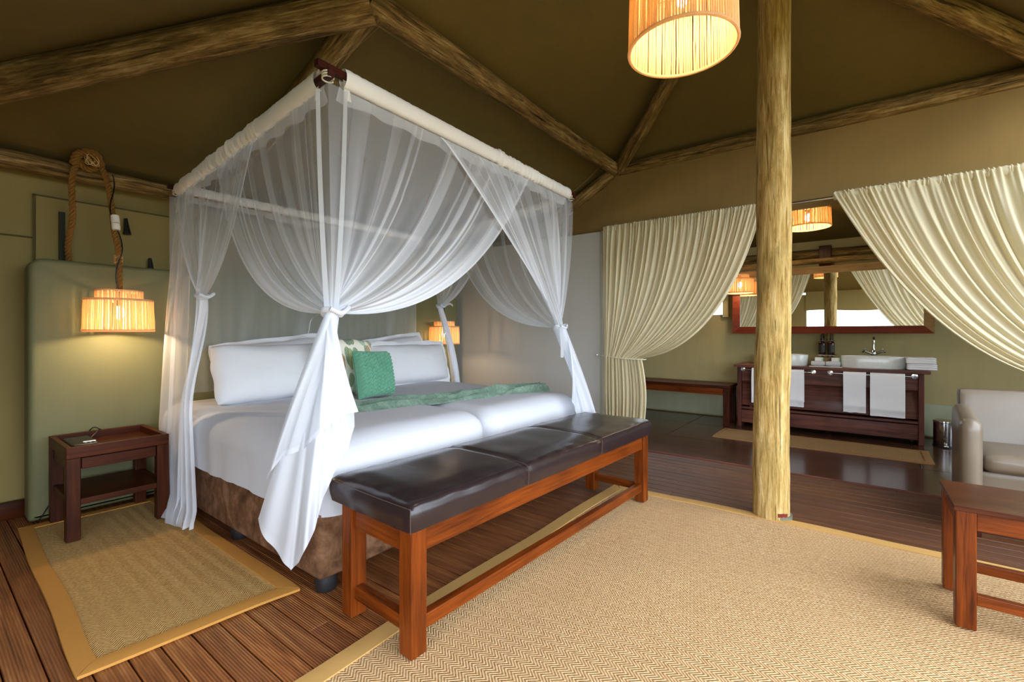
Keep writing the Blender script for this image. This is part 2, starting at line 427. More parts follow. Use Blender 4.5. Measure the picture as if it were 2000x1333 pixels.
panel([(-1.05, 4.3), (HX, HY), (RX0, RY1), (-1.05, RY1)], lambda x, y: zwest(x), 24, 16)
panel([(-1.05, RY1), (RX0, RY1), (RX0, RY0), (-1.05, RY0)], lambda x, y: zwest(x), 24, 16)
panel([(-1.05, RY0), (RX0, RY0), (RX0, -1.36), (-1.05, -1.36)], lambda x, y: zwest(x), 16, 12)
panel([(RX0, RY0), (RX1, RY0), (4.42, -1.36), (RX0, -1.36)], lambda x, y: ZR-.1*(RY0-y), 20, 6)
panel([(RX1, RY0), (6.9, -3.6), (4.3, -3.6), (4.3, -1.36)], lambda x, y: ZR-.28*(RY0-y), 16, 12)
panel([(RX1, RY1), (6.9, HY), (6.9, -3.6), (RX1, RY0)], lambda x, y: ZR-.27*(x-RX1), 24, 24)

# gable canvas above partition and curtains
def gable_top(y):
    return ZR-.03 if y <= 1.96 else zr_skirt(4.36, y)
bm = BM()
def gf(u, v):
    y = lerp(4.15, -3.3, u); zt = gable_top(y)+.04; zb = 2.1
    if zt < zb+.02: zt = zb+.02
    z = lerp(zb, zt, v)
    w = .025*nz(y*1.4+z, z*2.5, 2.0)*math.sin(PI*v) + (.03*math.sin((y*3.2+z*5))*math.exp(-((y-2.1)/.6)**2)*math.sin(PI*v))
    return Vector((4.30+.05*v+w, y, z))
grid(bm, gf, 90, 16); g = ob('wall_gable', bm, M['gable']); struct(g); g['label'] = 'lit tan canvas wall above the cream curtains'

# ------------------------------------------------------------------ walls, partition, ground
def wallmesh(name, fn, nu, nv, mat, label):
    bm = BM(); grid(bm, fn, nu, nv); o = ob(name, bm, mat); struct(o); o['label'] = label; return o
wb = wallmesh('wall_back', lambda u, v: Vector((lerp(-1.0, 6.75, u), 4.14+.012*nz(u*20, v*3, 1), lerp(-.02, 2.3, v))), 60, 12, M['wall'], 'olive canvas wall behind the headboard')
def holed(name, axis, c, a0, a1, hole, mat, label):
    h0, h1, z0, z1 = hole; bm = BM()
    for p0, p1, q0, q1 in ((a0, h0, -.02, 2.3), (h1, a1, -.02, 2.3), (h0, h1, -.02, z0), (h0, h1, z1, 2.3)):
        grid(bm, lambda u, v: (Vector((c+.010*nz(lerp(p0, p1, u)*1.5, lerp(q0, q1, v)*1.3, 5), lerp(p0, p1, u), lerp(q0, q1, v))) if axis == 'x' else Vector((lerp(p0, p1, u), c, lerp(q0, q1, v)))), 12, 10)
    o = ob(name, bm, mat); struct(o); o['label'] = label; return o
holed('wall_bath', 'x', 6.66, -3.5, 4.2, (1.475, 2.9, 1.37, 1.88), M['bathwall'], 'olive canvas wall behind the vanity and mirror')
bm = BM(); box(bm, 6.61, 6.64, -3.4, 4.1, .02, .36, .004); o = ob('baseboard_bath', bm, M['skirt']); struct(o)
bm = BM(); box(bm, -.4, .46, 4.07, 4.12, .0, .10, .004); o = ob('baseboard_back', bm, M['darkwood_x']); struct(o)
wallmesh('wall_west', lambda u, v: Vector((-.95, lerp(1.1, 4.2, u), lerp(-.02, 2.1, v))), 6, 6, M['wall'], 'canvas side wall beside the open front')
holed('wall_south', 'y', -3.3, 4.25, 6.75, (4.4, 6.5, .55, 2.05), M['wall'], 'canvas wall closing the bathroom')
portal((5.45, -3.32, 1.3), (PI/2, 0, 0), 2.1, 1.5)
portal((6.70, 2.19, 1.62), (0, PI/2, 0), .5, 1.42)
wallmesh('wall_front', lambda u, v: Vector((-.93, lerp(-1.36, 1.12, u), lerp(1.68, 2.25, v)+.02*math.sin(u*9)*(1-v))), 24, 6, M['wall'], 'canvas valance over the open front')
# flap outlines on back wall
fl = bx(.50, 4.2, 4.115, 4.13, 0.9, 1.985, .004); o = ob('window_1', fl, M['wall']); struct(o); o['label'] = 'closed canvas window flap above the headboard'
ob('flap_seam', bx(.49, 4.2, 4.106, 4.118, 1.982, 1.990), M['seamline'], o)
ob('flap_seam', bx(.488, .494, 4.106, 4.118, .9, 1.990), M['seamline'], o)
z = ob('zip_strip', bx(.603, .632, 4.095, 4.116, 1.2, 1.90, .003), M['zip'], o); z['label'] = 'dark green webbing strip'
def toggle(x, z):
    bm = BM(); tube(bm, [(x, 4.09, z+.06), (x+.004, 4.085, z-.0), (x+.006, 4.08, z-.05)], [.010, .016, .024], 8); return bm
ob('toggle', toggle(.938, 1.86), M['black'], o); ob('toggle', toggle(1.075, 1.60), M['black'], o)
bm = BM(); box(bm, -.4, .488, 4.118, 4.128, 1.715, 1.722); ob('flap_seam', bm, M['seamline'], o)
# partition
pw = bx(4.22, 4.30, 2.085, 4.10, .0, 2.14, .004); o = ob('wall_partition', pw, M['grey']); struct(o); o['label'] = 'smooth grey partition board beside the bed'
e = ob('partition_edge', bx(4.215, 4.305, 2.055, 2.085, .0, 2.14, .004), M['greyedge'], o); e['label'] = 'paler end strip of the partition'
ob('partition_block', bx(4.235, 4.29, 2.025, 2.054, 2.06, 2.145, .004), M['redwood_z'], o)
pw2 = bx(4.22, 4.30, -3.3, -1.62, .0, 2.14, .004); o = ob('wall_partition_south', pw2, M['grey']); struct(o)
gp = BM(); grid(gp, lambda u, v: Vector((lerp(-60, 60, u), lerp(-60, 60, v), -.35)), 4, 4); o = ob('ground', gp, M['ground']); struct(o)

# ------------------------------------------------------------------ floor
fo = ob('floor', bx(-1.1, 6.8, -3.5, 4.3, -.12, -.03), M['sub']); struct(fo); fo['label'] = 'dark timber deck of grooved planks'
pw_, gap = .0905, .005
x = -.62; row = 0; cache = {}
def plank_mesh(Ln, w, mat, th=.03):
    k = (round(Ln, 2), w)
    if k not in cache:
        bm = BM(); box(bm, -w/2, w/2, 0, k[0], -th, 0, .0025, 1)
        me = bpy.data.meshes.new('plank'); bm.to_mesh(me); bm.free(); me.materials.append(mat); cache[k] = me
    return cache[k]
joints = [.95, 2.35, .2, 1.55, -.6, 3.0, 1.2]
while x < 4.185:
    j = joints[row % 7] + .1*((row*13) % 5)
    for y0, y1 in ((-3.3, j), (j, 4.2)):
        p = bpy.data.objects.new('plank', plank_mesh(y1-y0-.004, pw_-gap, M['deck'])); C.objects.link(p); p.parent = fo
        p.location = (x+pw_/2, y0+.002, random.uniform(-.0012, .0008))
    x += pw_; row += 1
XB = x
xs = [XB+.004, 5.05, 5.9, 6.64]; k = 0
for i in range(3):
    ys = [(-3.3, -1.4), (-1.4, .63), (.63, 2.4), (2.4, 4.1)] if i == 0 else [(-3.3, -.4), (-.4, 1.7), (1.7, 4.1)]
    for y0, y1 in ys:
        bm = BM(); box(bm, xs[i]+.003, xs[i+1]-.003, y0+.003, y1-.003, -.028, .004, .002, 1); ob('floor_board', bm, M['board'], fo)
ob('step_strip', bx(XB-.010, XB+.004, -3.3, 4.1, -.03, .010, .003), M['vanity_y'], fo)

# ------------------------------------------------------------------ logs
def log(name, p0, p1, r0, r1, label, mat='log', seed=0, wob=.012, n=22, rings=44, cat='beam', group=None):
    p0, p1 = Vector(p0), Vector(p1); L = (p1-p0).length; bm = BM(); R = []
    for i in range(rings+1):
        t = i/rings; r = lerp(r0, r1, t); cx = wob*nz(t*L*.9, seed, .5); cy = wob*nz(t*L*.9, seed, 7.5); ring = []
        for k in range(n):
            a = 2*PI*k/n
            q = r*(1 + .10*nz(math.cos(a)*1.1, math.sin(a)*1.1, t*L*1.3+seed*3.1) + .05*nz(math.cos(a)*3, math.sin(a)*3, t*L*5+seed))
            ring.append(bm.verts.new((cx+q*math.cos(a), cy+q*math.sin(a), t*L)))
        R.append(ring)
    for i in range(rings):
        for k in range(n): bm.faces.new((R[i][k], R[i][(k+1) % n], R[i+1][(k+1) % n], R[i+1][k]))
    bm.faces.new(R[0][::-1]); bm.faces.new(R[-1])
    o = ob(name, bm, M[mat], None, angle=60); o.location = p0
    o.rotation_mode = 'QUATERNION'; o.rotation_quaternion = Vector((0, 0, 1)).rotation_difference((p1-p0).normalized())
    tag(o, label, cat, group); return o
R0 = Vector((1.39, 1.96, 2.77)); C0 = Vector((4.36, 1.96, 2.77)); C1 = Vector((4.36, -1.05, 2.77)); APX = Vector((2.875, .455, 3.415))
log('log_beam', R0+Vector((-.02, 0, 0)), C0+Vector((-.03, 0, 0)), .072, .062, 'long mottled log beam running from above the bed canopy to the roof corner', seed=1)
log('log_beam', C0+Vector((0, -.02, 0)), C1, .062, .066, 'pale log beam along the top of the lit canvas wall over the curtains', seed=2)
log('log_rafter', R0+Vector((.02, -.02, -.02)), (HX+.25, 4.02, 2.19), .082, .086, 'thick weathered log rafter crossing the dark canvas at upper left', seed=3, cat='rafter')
log('log_rafter', (1.40, 1.93, 2.735), (1.47, 4.02, 2.17), .066, .062, 'short grey log rafter behind the near corner of the bed canopy', seed=4, cat='rafter')
log('log_rafter', C0+Vector((-.02, -.02, -.01)), APX, .060, .056, 'dark slim log rafter below the big hanging drum lamp', seed=5, cat='rafter')
log('log_rafter', C1, APX, .074, .066, 'log rafter in the upper corner to the far side of the standing pole', seed=6, cat='rafter')
log('log_rafter', (4.33, 2.0, 2.735), (4.33, 3.02, 2.19), .066, .068, 'stub log dropping from the roof corner behind the canopy edge', seed=7, cat='rafter')
log('wall_log', (-.9, 4.04, 2.165), (1.20, 4.02, 2.15), .072, .05, 'rough log along the wall top behind the knotted rope', seed=8)
log('wall_log', (1.25, 4.04, 2.15), (4.2, 4.04, 2.15), .06, .06, 'log along the wall top behind the bed net', seed=18)
pole = log('support_pole', (3.2, .425, -.005), (3.19, .43, 3.34), .100, .088, 'tall pale log pole standing on the deck beside the woven rug', 'pole', seed=9, wob=.02, n=28, rings=80, cat='pole')
bm = BM(); tube(bm, [(3.2, .425, 0), (3.2, .425, .03)], .101, 20); ob('foot_band', bm, M['metalfoot'], None)
fb = bpy.data.objects['foot_band']; fb.parent = pole; fb.matrix_parent_inverse = Matrix.Identity(4)
q = pole.rotation_quaternion; fb.location = (-(q.inverted() @ Vector(pole.location))); fb.rotation_mode = 'QUATERNION'; fb.rotation_quaternion = q.inverted()
bm = BM(); grid(bm, lambda u, v: Vector((3.2+.1045*math.cos(lerp(3.45, 4.05, u)), .425+.1045*math.sin(lerp(3.45, 4.05, u)), .035+.022*v+.006*nz(u*6, v*3, 2))), 10, 3)
bmesh.ops.solidify(bm, geom=bm.faces[:], thickness=.002)
pm = ob('paint_mark', bm, M['red']); pm.parent = pole; pm.location = fb.location; pm.rotation_mode = 'QUATERNION'; pm.rotation_quaternion = q.inverted(); pm['label'] = 'faded red paint at the pole foot'
# bathroom timbers
log('bath_wall_log', (6.55, -1.9, 2.06), (6.55, 2.9, 2.06), .05, .055, 'log along the bathroom wall top above the mirror', seed=11)
log('bath_lintel_log', (6.42, -1.7, 1.955), (6.42, 2.7, 1.955), .034, .034, 'lower dark pole beneath the bathroom wall log', seed=12)
o = ob('wall_post', bx(6.46, 6.58, .27, .39, 1.90, 2.14, .008), M['darkwood_z']); tag(o, 'squared post end between the bathroom wall logs', 'post')
log('wall_pole', (6.575, .315, .0), (6.575, .315, 1.95), .062, .06, 'log post on the bathroom wall holding the soap bottles', seed=13, cat='post')

# ------------------------------------------------------------------ rugs
def rug(name, corners, bw, mat, bmat, label, sides=(1, 1, 1, 1), seed=0, wave=.012):
    a, b, c, d = [Vector((p[0], p[1], 0)) for p in corners]    # a->b along u, a->d along v
    def P(u, v, z=.008):
        p = a.lerp(b, u).lerp(d.lerp(c, u), v)
        wx = wave*nz(p.x*1.6, p.y*1.6, seed+.3); wy = wave*nz(p.x*1.6, p.y*1.6, seed+9.3)
        hz = .006*max(0, nz(p.x*2.2, p.y*2.2, seed+4.4))
        return Vector((p.x+wx, p.y+wy, z+hz))
    root = thing(name, label, 'rug', tuple((a+b+c+d)/4))
    Lu, Lv = (b-a).length, (d-a).length; nu, nv = max(8, int(Lu*14)), max(8, int(Lv*14))
    bm = BM(); grid(bm, lambda u, v: P(u, v), nu, nv)
    ex = bmesh.ops.extrude_face_region(bm, geom=bm.faces[:])
    for v in [g for g in ex['geom'] if isinstance(g, bmesh.types.BMVert)]: v.co.z = .001
    bmesh.ops.recalc_face_normals(bm, faces=bm.faces)
    ob('weave', bm, mat, root)
    bm = BM(); n = 60
    fu, fv = bw/Lu, bw/Lv
    def strip(f, g, m, side):
        # f: outer param (t)->(u,v); g: inner
        rows = []
        for i in range(m+1):
            t = i/m; uo = f(t); ui = g(t)
            pr = [P(*uo, z=.001), P(*uo, z=.011), P((uo[0]*.5+ui[0]*.5), (uo[1]*.5+ui[1]*.5), z=.0145), P(*ui, z=.0125), P(*ui, z=.008)]
            ce = Vector((0, 0, 0)); rows.append([bm.verts.new(q) for q in pr])
        for i in range(m):
            for k in range(4): bm.faces.new((rows[i][k], rows[i+1][k], rows[i+1][k+1], rows[i][k+1]))
        bm.faces.new(rows[0][::-1]) ; bm.faces.new(rows[-1])
    e = .004
    if sides[0]: strip(lambda t: (t, 0-e), lambda t: (lerp(fu, 1-fu, t), fv), n, 0)
    if sides[1]: strip(lambda t: (1+e, t), lambda t: (1-fu, lerp(fv, 1-fv, t)), n, 1)
    if sides[2]: strip(lambda t: (1-t, 1+e), lambda t: (1-lerp(fu, 1-fu, t), 1-fv), n, 2)
    if sides[3]: strip(lambda t: (0-e, 1-t), lambda t: (fu, 1-lerp(fv, 1-fv, t)), n, 3)
    bmesh.ops.recalc_face_normals(bm, faces=bm.faces)
    ob('border', bm, bmat, root); return root
rug('large_rug', [(-.35, -1.55), (3.155, -1.55), (3.155, 1.43), (-.35, 1.43)], .065, M['rug'], M['bind'], 'large pale herringbone sisal rug in front of the leather bench', seed=1, wave=.02)
rug('bedside_rug', [(.345, 2.02), (1.04, 1.93), (1.05, 3.79), (.385, 3.80)], .06, M['rug2'], M['bind2'], 'small sisal rug with ochre border under the nightstand', seed=2, wave=.022)
rug('bath_rug', [(5.25, -.50), (5.80, -.50), (5.80, 1.26), (5.25, 1.26)], .05, M['rug3'], M['bind3'], 'narrow brown sisal runner on dark boards in front of the vanity', seed=3, wave=.012)

# ------------------------------------------------------------------ headboard
def rounded_slab(x0, x1, z0, z1, y0, y1, r, bev):
    bm = BM(); vs = []
    for cx, cz, a0 in ((x1-r, z1-r, 0), (x0+r, z1-r, 90), (x0+r*.3, z0+r*.3, 180), (x1-r*.3, z0+r*.3, 270)):
        rr = r if cz > (z0+z1)/2 else r*.3
        for k in range(9):
            a = math.radians(a0+k*90/8); vs.append((cx+rr*math.cos(a), cz+rr*math.sin(a)))
    f = bm.faces.new([bm.verts.new((p, y0, q)) for p, q in vs])
    ex = bmesh.ops.extrude_face_region(bm, geom=[f])
    for v in [g for g in ex['geom'] if isinstance(g, bmesh.types.BMVert)]: v.co.y = y1
    bmesh.ops.recalc_face_normals(bm, faces=bm.faces)
    es = [e for e in bm.edges if abs(e.verts[0].co.y-y0) < 1e-6 and abs(e.verts[1].co.y-y0) < 1e-6]
    bmesh.ops.bevel(bm, geom=es, offset=bev, segments=4, affect='EDGES', profile=.5)
    return bm
o = ob('headboard', rounded_slab(.44, 4.02, .01, 1.565, 3.86, 4.0, .07, .03), M['head']); tag(o, 'wide sage green upholstered headboard along the canvas wall', 'headboard')

# ------------------------------------------------------------------ bed
BX0, BXM, BX1, BY0, BY1 = 1.05, 2.13, 3.21, 1.80, 3.76
bed = thing('bed', 'wide double bed base in brown suede on black castors', 'bed', (2.13, 2.78, 0))
def divan(x0, x1):
    bm = BM(); box(bm, x0, x1, BY0, BY1, .075, .375, .022, 3); return bm
ob('divan_base', divan(BX0, BXM-.002), M['suede'], bed); ob('divan_base', divan(BXM+.002, BX1), M['suede'], bed)
for cx in (BX0+.07, BXM-.07, BXM+.07, BX1-.07):
    for cy in (BY0+.07, 2.72, BY1-.08):
        bm = BM(); lathe(bm, [(0, .0), (.04, .0), (.046, .012), (.048, .05), (.044, .085), (0, .085)], 18, (cx, cy, 0)); ob('castor', bm, M['castor'], bed)
bm = BM()
for i, (xx, zz) in enumerate(((BX0+.02, .105), (BX0+.0, .14))): pass
def mattress(x0, x1, y0, y1, zb, zt, r=.09, seed=0):
    bm = BM(); box(bm, x0, x1, y0, y1, zb, zt, 0)
    bmesh.ops.subdivide_edges(bm, edges=bm.edges[:], cuts=34, use_grid_fill=True)
    cx, cy = (x0+x1)/2, (y0+y1)/2; hx, hy = (x1-x0)/2, (y1-y0)/2
    for v in bm.verts:
        p = v.co; dx = max(0, abs(p.x-cx)-(hx-r)); dy = max(0, abs(p.y-cy)-(hy-r)); dz = max(0, p.z-(zt-r))
        l = math.sqrt(dx*dx+dy*dy+dz*dz)
        if l > r:
            k = r/l; p.x = cx+math.copysign(abs(p.x-cx)-dx+dx*k, p.x-cx) if dx else p.x
            p.y = cy+math.copysign(abs(p.y-cy)-dy+dy*k, p.y-cy) if dy else p.y
            if dz: p.z = zt-r+dz*k
        side = max(abs(p.x-cx)/hx, abs(p.y-cy)/hy)
        if p.z > zt-.1:
            p.z += .012*(1-((p.x-cx)/hx)**2)*(1-((p.y-cy)/hy)**2) + .006*nz(p.x*2.2, p.y*2.2, seed)
        if side > .93 and p.z < zt-.03:
            a = nz(p.x*7+p.y*7, p.z*1.6, seed+3)*.006 + .004*math.sin((p.x*38+p.y*38)+2*nz(p.x, p.y, seed, 4))*sstep(zt-.02, zb, p.z)
            if abs(p.x-cx)/hx > abs(p.y-cy)/hy: p.x += math.copysign(a+.006, p.x-cx)
            else: p.y += math.copysign(a+.006, p.y-cy)
        if p.z < zb+.02: p.z += .012*nz(p.x*3, p.y*3, seed+8)
    return bm
d1 = ob('bed_cover', mattress(BX0-.022, BXM-.002, BY0-.03, BY1, .345, .655, .125, 1), M['linen']); tag(d1, 'white fitted cover on the near mattress, beside the nightstand', 'bedding')
d2 = ob('bed_cover', mattress(BXM+.002, BX1+.022, BY0-.03, BY1, .345, .655, .125, 5), M['linen']); tag(d2, 'white fitted cover on the far mattress, beside the grey partition', 'bedding')

# pillows
def pillow(w, h, t, flange=.0, seed=0, sag=.03, p=3.0):
    bm = BM()
    def surf(sgn):
        def fn(u, v):
            a, b = u*2-1, v*2-1; fw, fh = flange/(w/2+flange), flange/(h/2+flange)
            ia, ib = min(1, abs(a)/(1-fw)), min(1, abs(b)/(1-fh))
            k = max(0, (1-ia**p))**.5*max(0, (1-ib**p))**.5
            th = sgn*(t/2*k*(1+.12*nz(a*1.5, b*1.5, seed))+.004 + .004*nz(a*5, b*5, seed+2)*k)
            pin = 1-.035*abs(a)**3*abs(b)**3; pin2 = 1-.06*abs(b)**3*abs(a)**4 - .03*(1-abs(a)**2)*abs(b)
            X = a*(w/2+flange)*pin; Z = b*(h/2+flange)*pin2
            Z += .012*nz(a*2.0, b*2, seed+6)*abs(b); X += .012*nz(a*2.0, b*2, seed+16)*abs(a)
            fl = max(0, abs(b)-(1-fh))+max(0, abs(a)-(1-fw))
            return Vector((X, th + .05*fl*nz(a*3, b*3, seed+30)*4, Z - sag*(a*a)*(1 if b > 0 else 0)*0))
        return fn
    n = 34
    A = grid(bm, surf(-1), n, n); B = grid(bm, surf(1), n, n)
    for f in list(bm.faces)[n*n:]: f.normal_flip()
    bmesh.ops.remove_doubles(bm, verts=bm.verts, dist=.0005)
    def idx(G): return [G[i][0] for i in range(n)]+[G[n][j] for j in range(n)]+[G[n-i][n] for i in range(n)]+[G[0][n-j] for j in range(n)]
    try:
        a, b = idx(A), idx(B); m = len(a)
        for i in range(m): bm.faces.new((a[i], b[i], b[(i+1) % m], a[(i+1) % m]))
    except Exception: pass
    bmesh.ops.recalc_face_normals(bm, faces=bm.faces)
    return bm
def place(o, loc, lean, yaw=0, roll=0):
    o.rotation_euler = (math.radians(lean), math.radians(roll), math.radians(yaw)); o.location = loc; return o
G = 'plump white pillows against the headboard'
def pil(label, w, h, t, loc, lean, yaw=0, fl=.03, seed=0, roll=0):
    o = ob('pillow', pillow(w, h, t, fl, seed), M['pillow']); place(o, loc, lean, yaw, roll); tag(o, label, 'pillow', G); return o
pil('near-side white pillow standing in front, beside the gathered net tail', .84, .40, .24, (1.60, 3.27, .85), -16, 0, .0, 1)
pil('near-side white pillow leaning behind, its edge rising above the front one', .78, .38, .17, (1.72, 3.55, .872), -20, 0, .04, 2, -6)
pil('far-side white pillow standing in front, beside the green cushion', .80, .36, .23, (2.84, 3.30, .838), -16, 0, .04, 3)
pil('far-side white pillow leaning behind, with one corner raised', .80, .38, .17, (2.82, 3.57, .876), -20, 0, .04, 4, -7)
o = ob('cushion', pillow(.44, .42, .15, 0, 11, 0, 2.6), M['leaf']); place(o, (1.98, 3.00, .872), -14, 4, 2); tag(o, 'scatter cushion printed with green and ochre leaves on the bed', 'cushion')
def plait():
    bm = BM(); w = .34; n = 140; t = .14
    def fn(u, v):
        a, b = u*2-1, v*2-1; k = max(0, 1-abs(a)**2.6)**.5*max(0, 1-abs(b)**2.6)**.5
        col = a*w/2/.034; c = math.floor(col); fr = col-c
        ph = (b*w/2 + (abs(fr-.5))*.034)/.026 + (.5 if int(c) % 2 else 0)
        s = abs(math.sin(PI*ph))**.6*.9 + .5*math.sin(PI*fr)**.6
        return Vector((a*w/2*(1-.04*(1-abs(b))), -(t/2*k + .026*s*min(1, k*3)+.002), b*w/2*(1-.05*(1-a*a))))
    grid(bm, fn, n, n)
    def fb(u, v):
        a, b = u*2-1, v*2-1; k = max(0, 1-abs(a)**2.6)**.5*max(0, 1-abs(b)**2.6)**.5
        return Vector((a*w/2*(1-.04*(1-abs(b))), (t/2*k*.8), b*w/2*(1-.05*(1-a*a))))
    m = len(bm.faces); grid(bm, fb, n, n)
    bmesh.ops.remove_doubles(bm, verts=bm.verts, dist=.0006); bmesh.ops.recalc_face_normals(bm, faces=bm.faces)
    return bm
o = ob('cushion', plait(), M['plait'], angle=80); place(o, (2.03, 2.79, .825), -12, 12, 2); tag(o, 'mint green plaited cushion standing in front of the leaf cushion', 'cushion')

# throw
def throw():
    bm = BM()
    cen = path([(1.42, 2.49, 0), (1.70, 2.43, 0), (2.1, 2.36, 0), (2.36, 2.25, 0), (2.7, 2.19, 0), (3.14, 2.07, 0)], 12); n = len(cen)-1
    def fn(u, v):
        i = min(n, int(round(u*n))); c = cen[i]; d = (cen[min(n, i+1)]-cen[max(0, i-1)]).normalized(); s = Vector((-d.y, d.x, 0))
        wd = interp([(0, .15), (.3, .15), (.5, .12), (.6, .075), (.7, .10), (1, .10)], u)
        b = v*2-1
        q = c + s*b*wd + s*.015*nz(u*6, b*2, 4)
        arch = (1-abs(b)**4)*.022
        f = .018*math.sin(b*7+u*5+3*nz(u*5, b, 1)) + .022*nz(u*8, b*3.0, 3)+.010*math.sin(b*17+u*9+4*nz(u*4, b, 6))
        z = .664+arch + f*(1-abs(b)**6)*(1.3 if u > .45 else 1)
        z -= .012*sstep(.0, .12, abs(c.x+0*b-BXM)*-1+.12)
        return Vector((q.x, q.y, max(z, .661)))
    grid(bm, fn, n, 40)
    ex = bmesh.ops.extrude_face_region(bm, geom=bm.faces[:])
    for v in [g for g in ex['geom'] if isinstance(g, bmesh.types.BMVert)]: v.co.z -= .008
    bmesh.ops.recalc_face_normals(bm, faces=bm.faces); return bm
o = ob('throw_blanket', throw(), M['throw']); tag(o, 'crumpled sage green fleece throw lying across the white bed', 'blanket')

# ------------------------------------------------------------------ bench
bn = thing('bench', 'long red wooden bench with dark brown leather cushion at the bed foot', 'bench', (2.0, 1.43, 0))
bx0, bx1, by0, by1 = 1.040, 2.985, 1.205, 1.64
def leg(x0, x1, y0, y1, z0, z1, m='redwood_z', par=bn, bev=.004, nm='leg'): return ob(nm, bx(x0, x1, y0, y1, z0, z1, bev), M[m], par)
t = .068
for lx in (bx0, bx1-t):
    for ly in (by0, by1-t): leg(lx, lx+t, ly, ly+t, .015, .45)
ob('rail', bx(bx0+t, bx1-t, by0+.012, by0+.045, .362, .45, .003), M['redwood_x'], bn)
ob('rail', bx(bx0+t, bx1-t, by1-.045, by1-.012, .362, .45, .003), M['redwood_x'], bn)
for lx in (bx0+.012, bx1-.045): ob('rail', bx(lx, lx+.034, by0+t, by1-t, .362, .45, .003), M['redwood_y'], bn)
ob('stretcher', bx(bx0+t, bx1-t, by0+.014, by0+.05, .085, .135, .003), M['redwood_x'], bn)
for lx in (bx0+.014, bx1-.052): ob('stretcher', bx(lx, lx+.036, by0+t, by1-t, .085, .135, .003), M['redwood_y'], bn)
def cushion_pad():
    bm = BM(); x0, x1, y0, y1, z0, z1 = bx0-.012, bx1+.03, by0-.01, by1+.07, .45, .545
    box(bm, x0, x1, y0, y1, z0, z1)
    bmesh.ops.subdivide_edges(bm, edges=[e for e in bm.edges if abs(e.verts[0].co.x-e.verts[1].co.x) > .5], cuts=90)
    bmesh.ops.subdivide_edges(bm, edges=[e for e in bm.edges if abs(e.verts[0].co.y-e.verts[1].co.y) > .3], cuts=26, use_grid_fill=True)
    bmesh.ops.subdivide_edges(bm, edges=[e for e in bm.edges if abs(e.verts[0].co.z-e.verts[1].co.z) > .05], cuts=7, use_grid_fill=True)
    r = .022; cx, cy = (x0+x1)/2, (y0+y1)/2; hx, hy = (x1-x0)/2, (y1-y0)/2
    for v in bm.verts:
        p = v.co; dx = max(0, abs(p.x-cx)-(hx-r)); dy = max(0, abs(p.y-cy)-(hy-r)); dz = max(0, p.z-(z1-r))
        l = math.sqrt(dx*dx+dy*dy+dz*dz)
        if l > r:
            k = r/l
            if dx: p.x = cx+math.copysign(hx-r+dx*k, p.x-cx)
            if dy: p.y = cy+math.copysign(hy-r+dy*k, p.y-cy)
            if dz: p.z = z1-r+dz*k
        e = min(hx-abs(p.x-cx), hy-abs(p.y-cy))
        if p.z > z1-.015:
            p.z += .012*sstep(0, .12, e) + .003*nz(p.x*5, p.y*5, 1) + .004*nz(p.x*16, p.y*16, 6)*math.exp(-(e/.06)**2)
            for s in (1.66, 2.32): p.z -= .007*math.exp(-((p.x-s)/.014)**2)
            p.z -= .008*sstep(.10, 0, abs(p.x-(x0))) * 0
        else:
            bul = .008*math.sin(PI*max(0, min(1, (p.z-z0)/(z1-z0))))
            if hx-abs(p.x-cx) < .012: p.x += math.copysign(bul+.004*nz(p.y*9, p.z*9, 2), p.x-cx)
            if hy-abs(p.y-cy) < .012: p.y += math.copysign(bul+.003*nz(p.x*9, p.z*9, 2), p.y-cy)
            for s in (1.66, 2.32):
                if hy-abs(p.y-cy) < .03: p.y -= math.copysign(.004*math.exp(-((p.x-s)/.012)**2), p.y-cy)
    return bm
cu = ob('cushion', cushion_pad(), M['leather'], bn)
for s in (1.66, 2.32):
    bm = BM(); tube(bm, path([(s, by0-.018, .455), (s, by0-.021, .50), (s, by0-.008, .541), (s, 1.35, .552), (s, 1.6, .552), (s, by1+.06, .540)], 6), .0018, 6)
    ob('seam', bm, M['seam'], cu)
bm = BM(); tube(bm, path([(bx0-.018, by0-.014, .535), (bx0-.019, 1.4, .533), (bx0-.018, by1+.07, .535)], 10), .0018, 6); ob('seam', bm, M['seam'], cu)
bm = BM(); tube(bm, path([(bx0-.015, by0-.014, .535), (bx0-.017, by0-.016, .50), (bx0-.016, by0-.016, .452)], 6), .0018, 6); ob('seam', bm, M['seam'], cu)

bn.rotation_euler.z = -.042; bn.location = (1.998, 1.387, 0)      # the bench stands a little askew

# ------------------------------------------------------------------ nightstand
ns = thing('nightstand', 'dark wooden tray-top nightstand with one drawer, on the ochre rug', 'nightstand', (.74, 3.57, 0))
nx0, nx1, ny0, ny1, nz1 = .515, .965, 3.315, 3.80, .515
t = .058
for lx in (nx0, nx1-t):
    for ly in (ny0, ny1-t): leg(lx, lx+t, ly, ly+t, .016, .455, 'darkwood_z', ns)
ob('tray_side', bx(nx0, nx1, ny0, ny0+.025, .455, nz1, .003), M['darkwood_x'], ns); ob('tray_side', bx(nx0, nx1, ny1-.025, ny1, .455, nz1, .003), M['darkwood_x'], ns)
ob('tray_side', bx(nx0, nx0+.025, ny0+.025, ny1-.025, .455, nz1, .003), M['darkwood_y'], ns); ob('tray_side', bx(nx1-.025, nx1, ny0+.025, ny1-.025, .455, nz1, .003), M['darkwood_y'], ns)
ob('tray_base', bx(nx0+.025, nx1-.025, ny0+.025, ny1-.025, .462, .474), M['darkwood_x'], ns)
ob('drawer', bx(nx0+t+.004, nx1-t-.004, ny0+.008, ny1-.06, .392, .450, .003), M['darkwood_x'], ns)
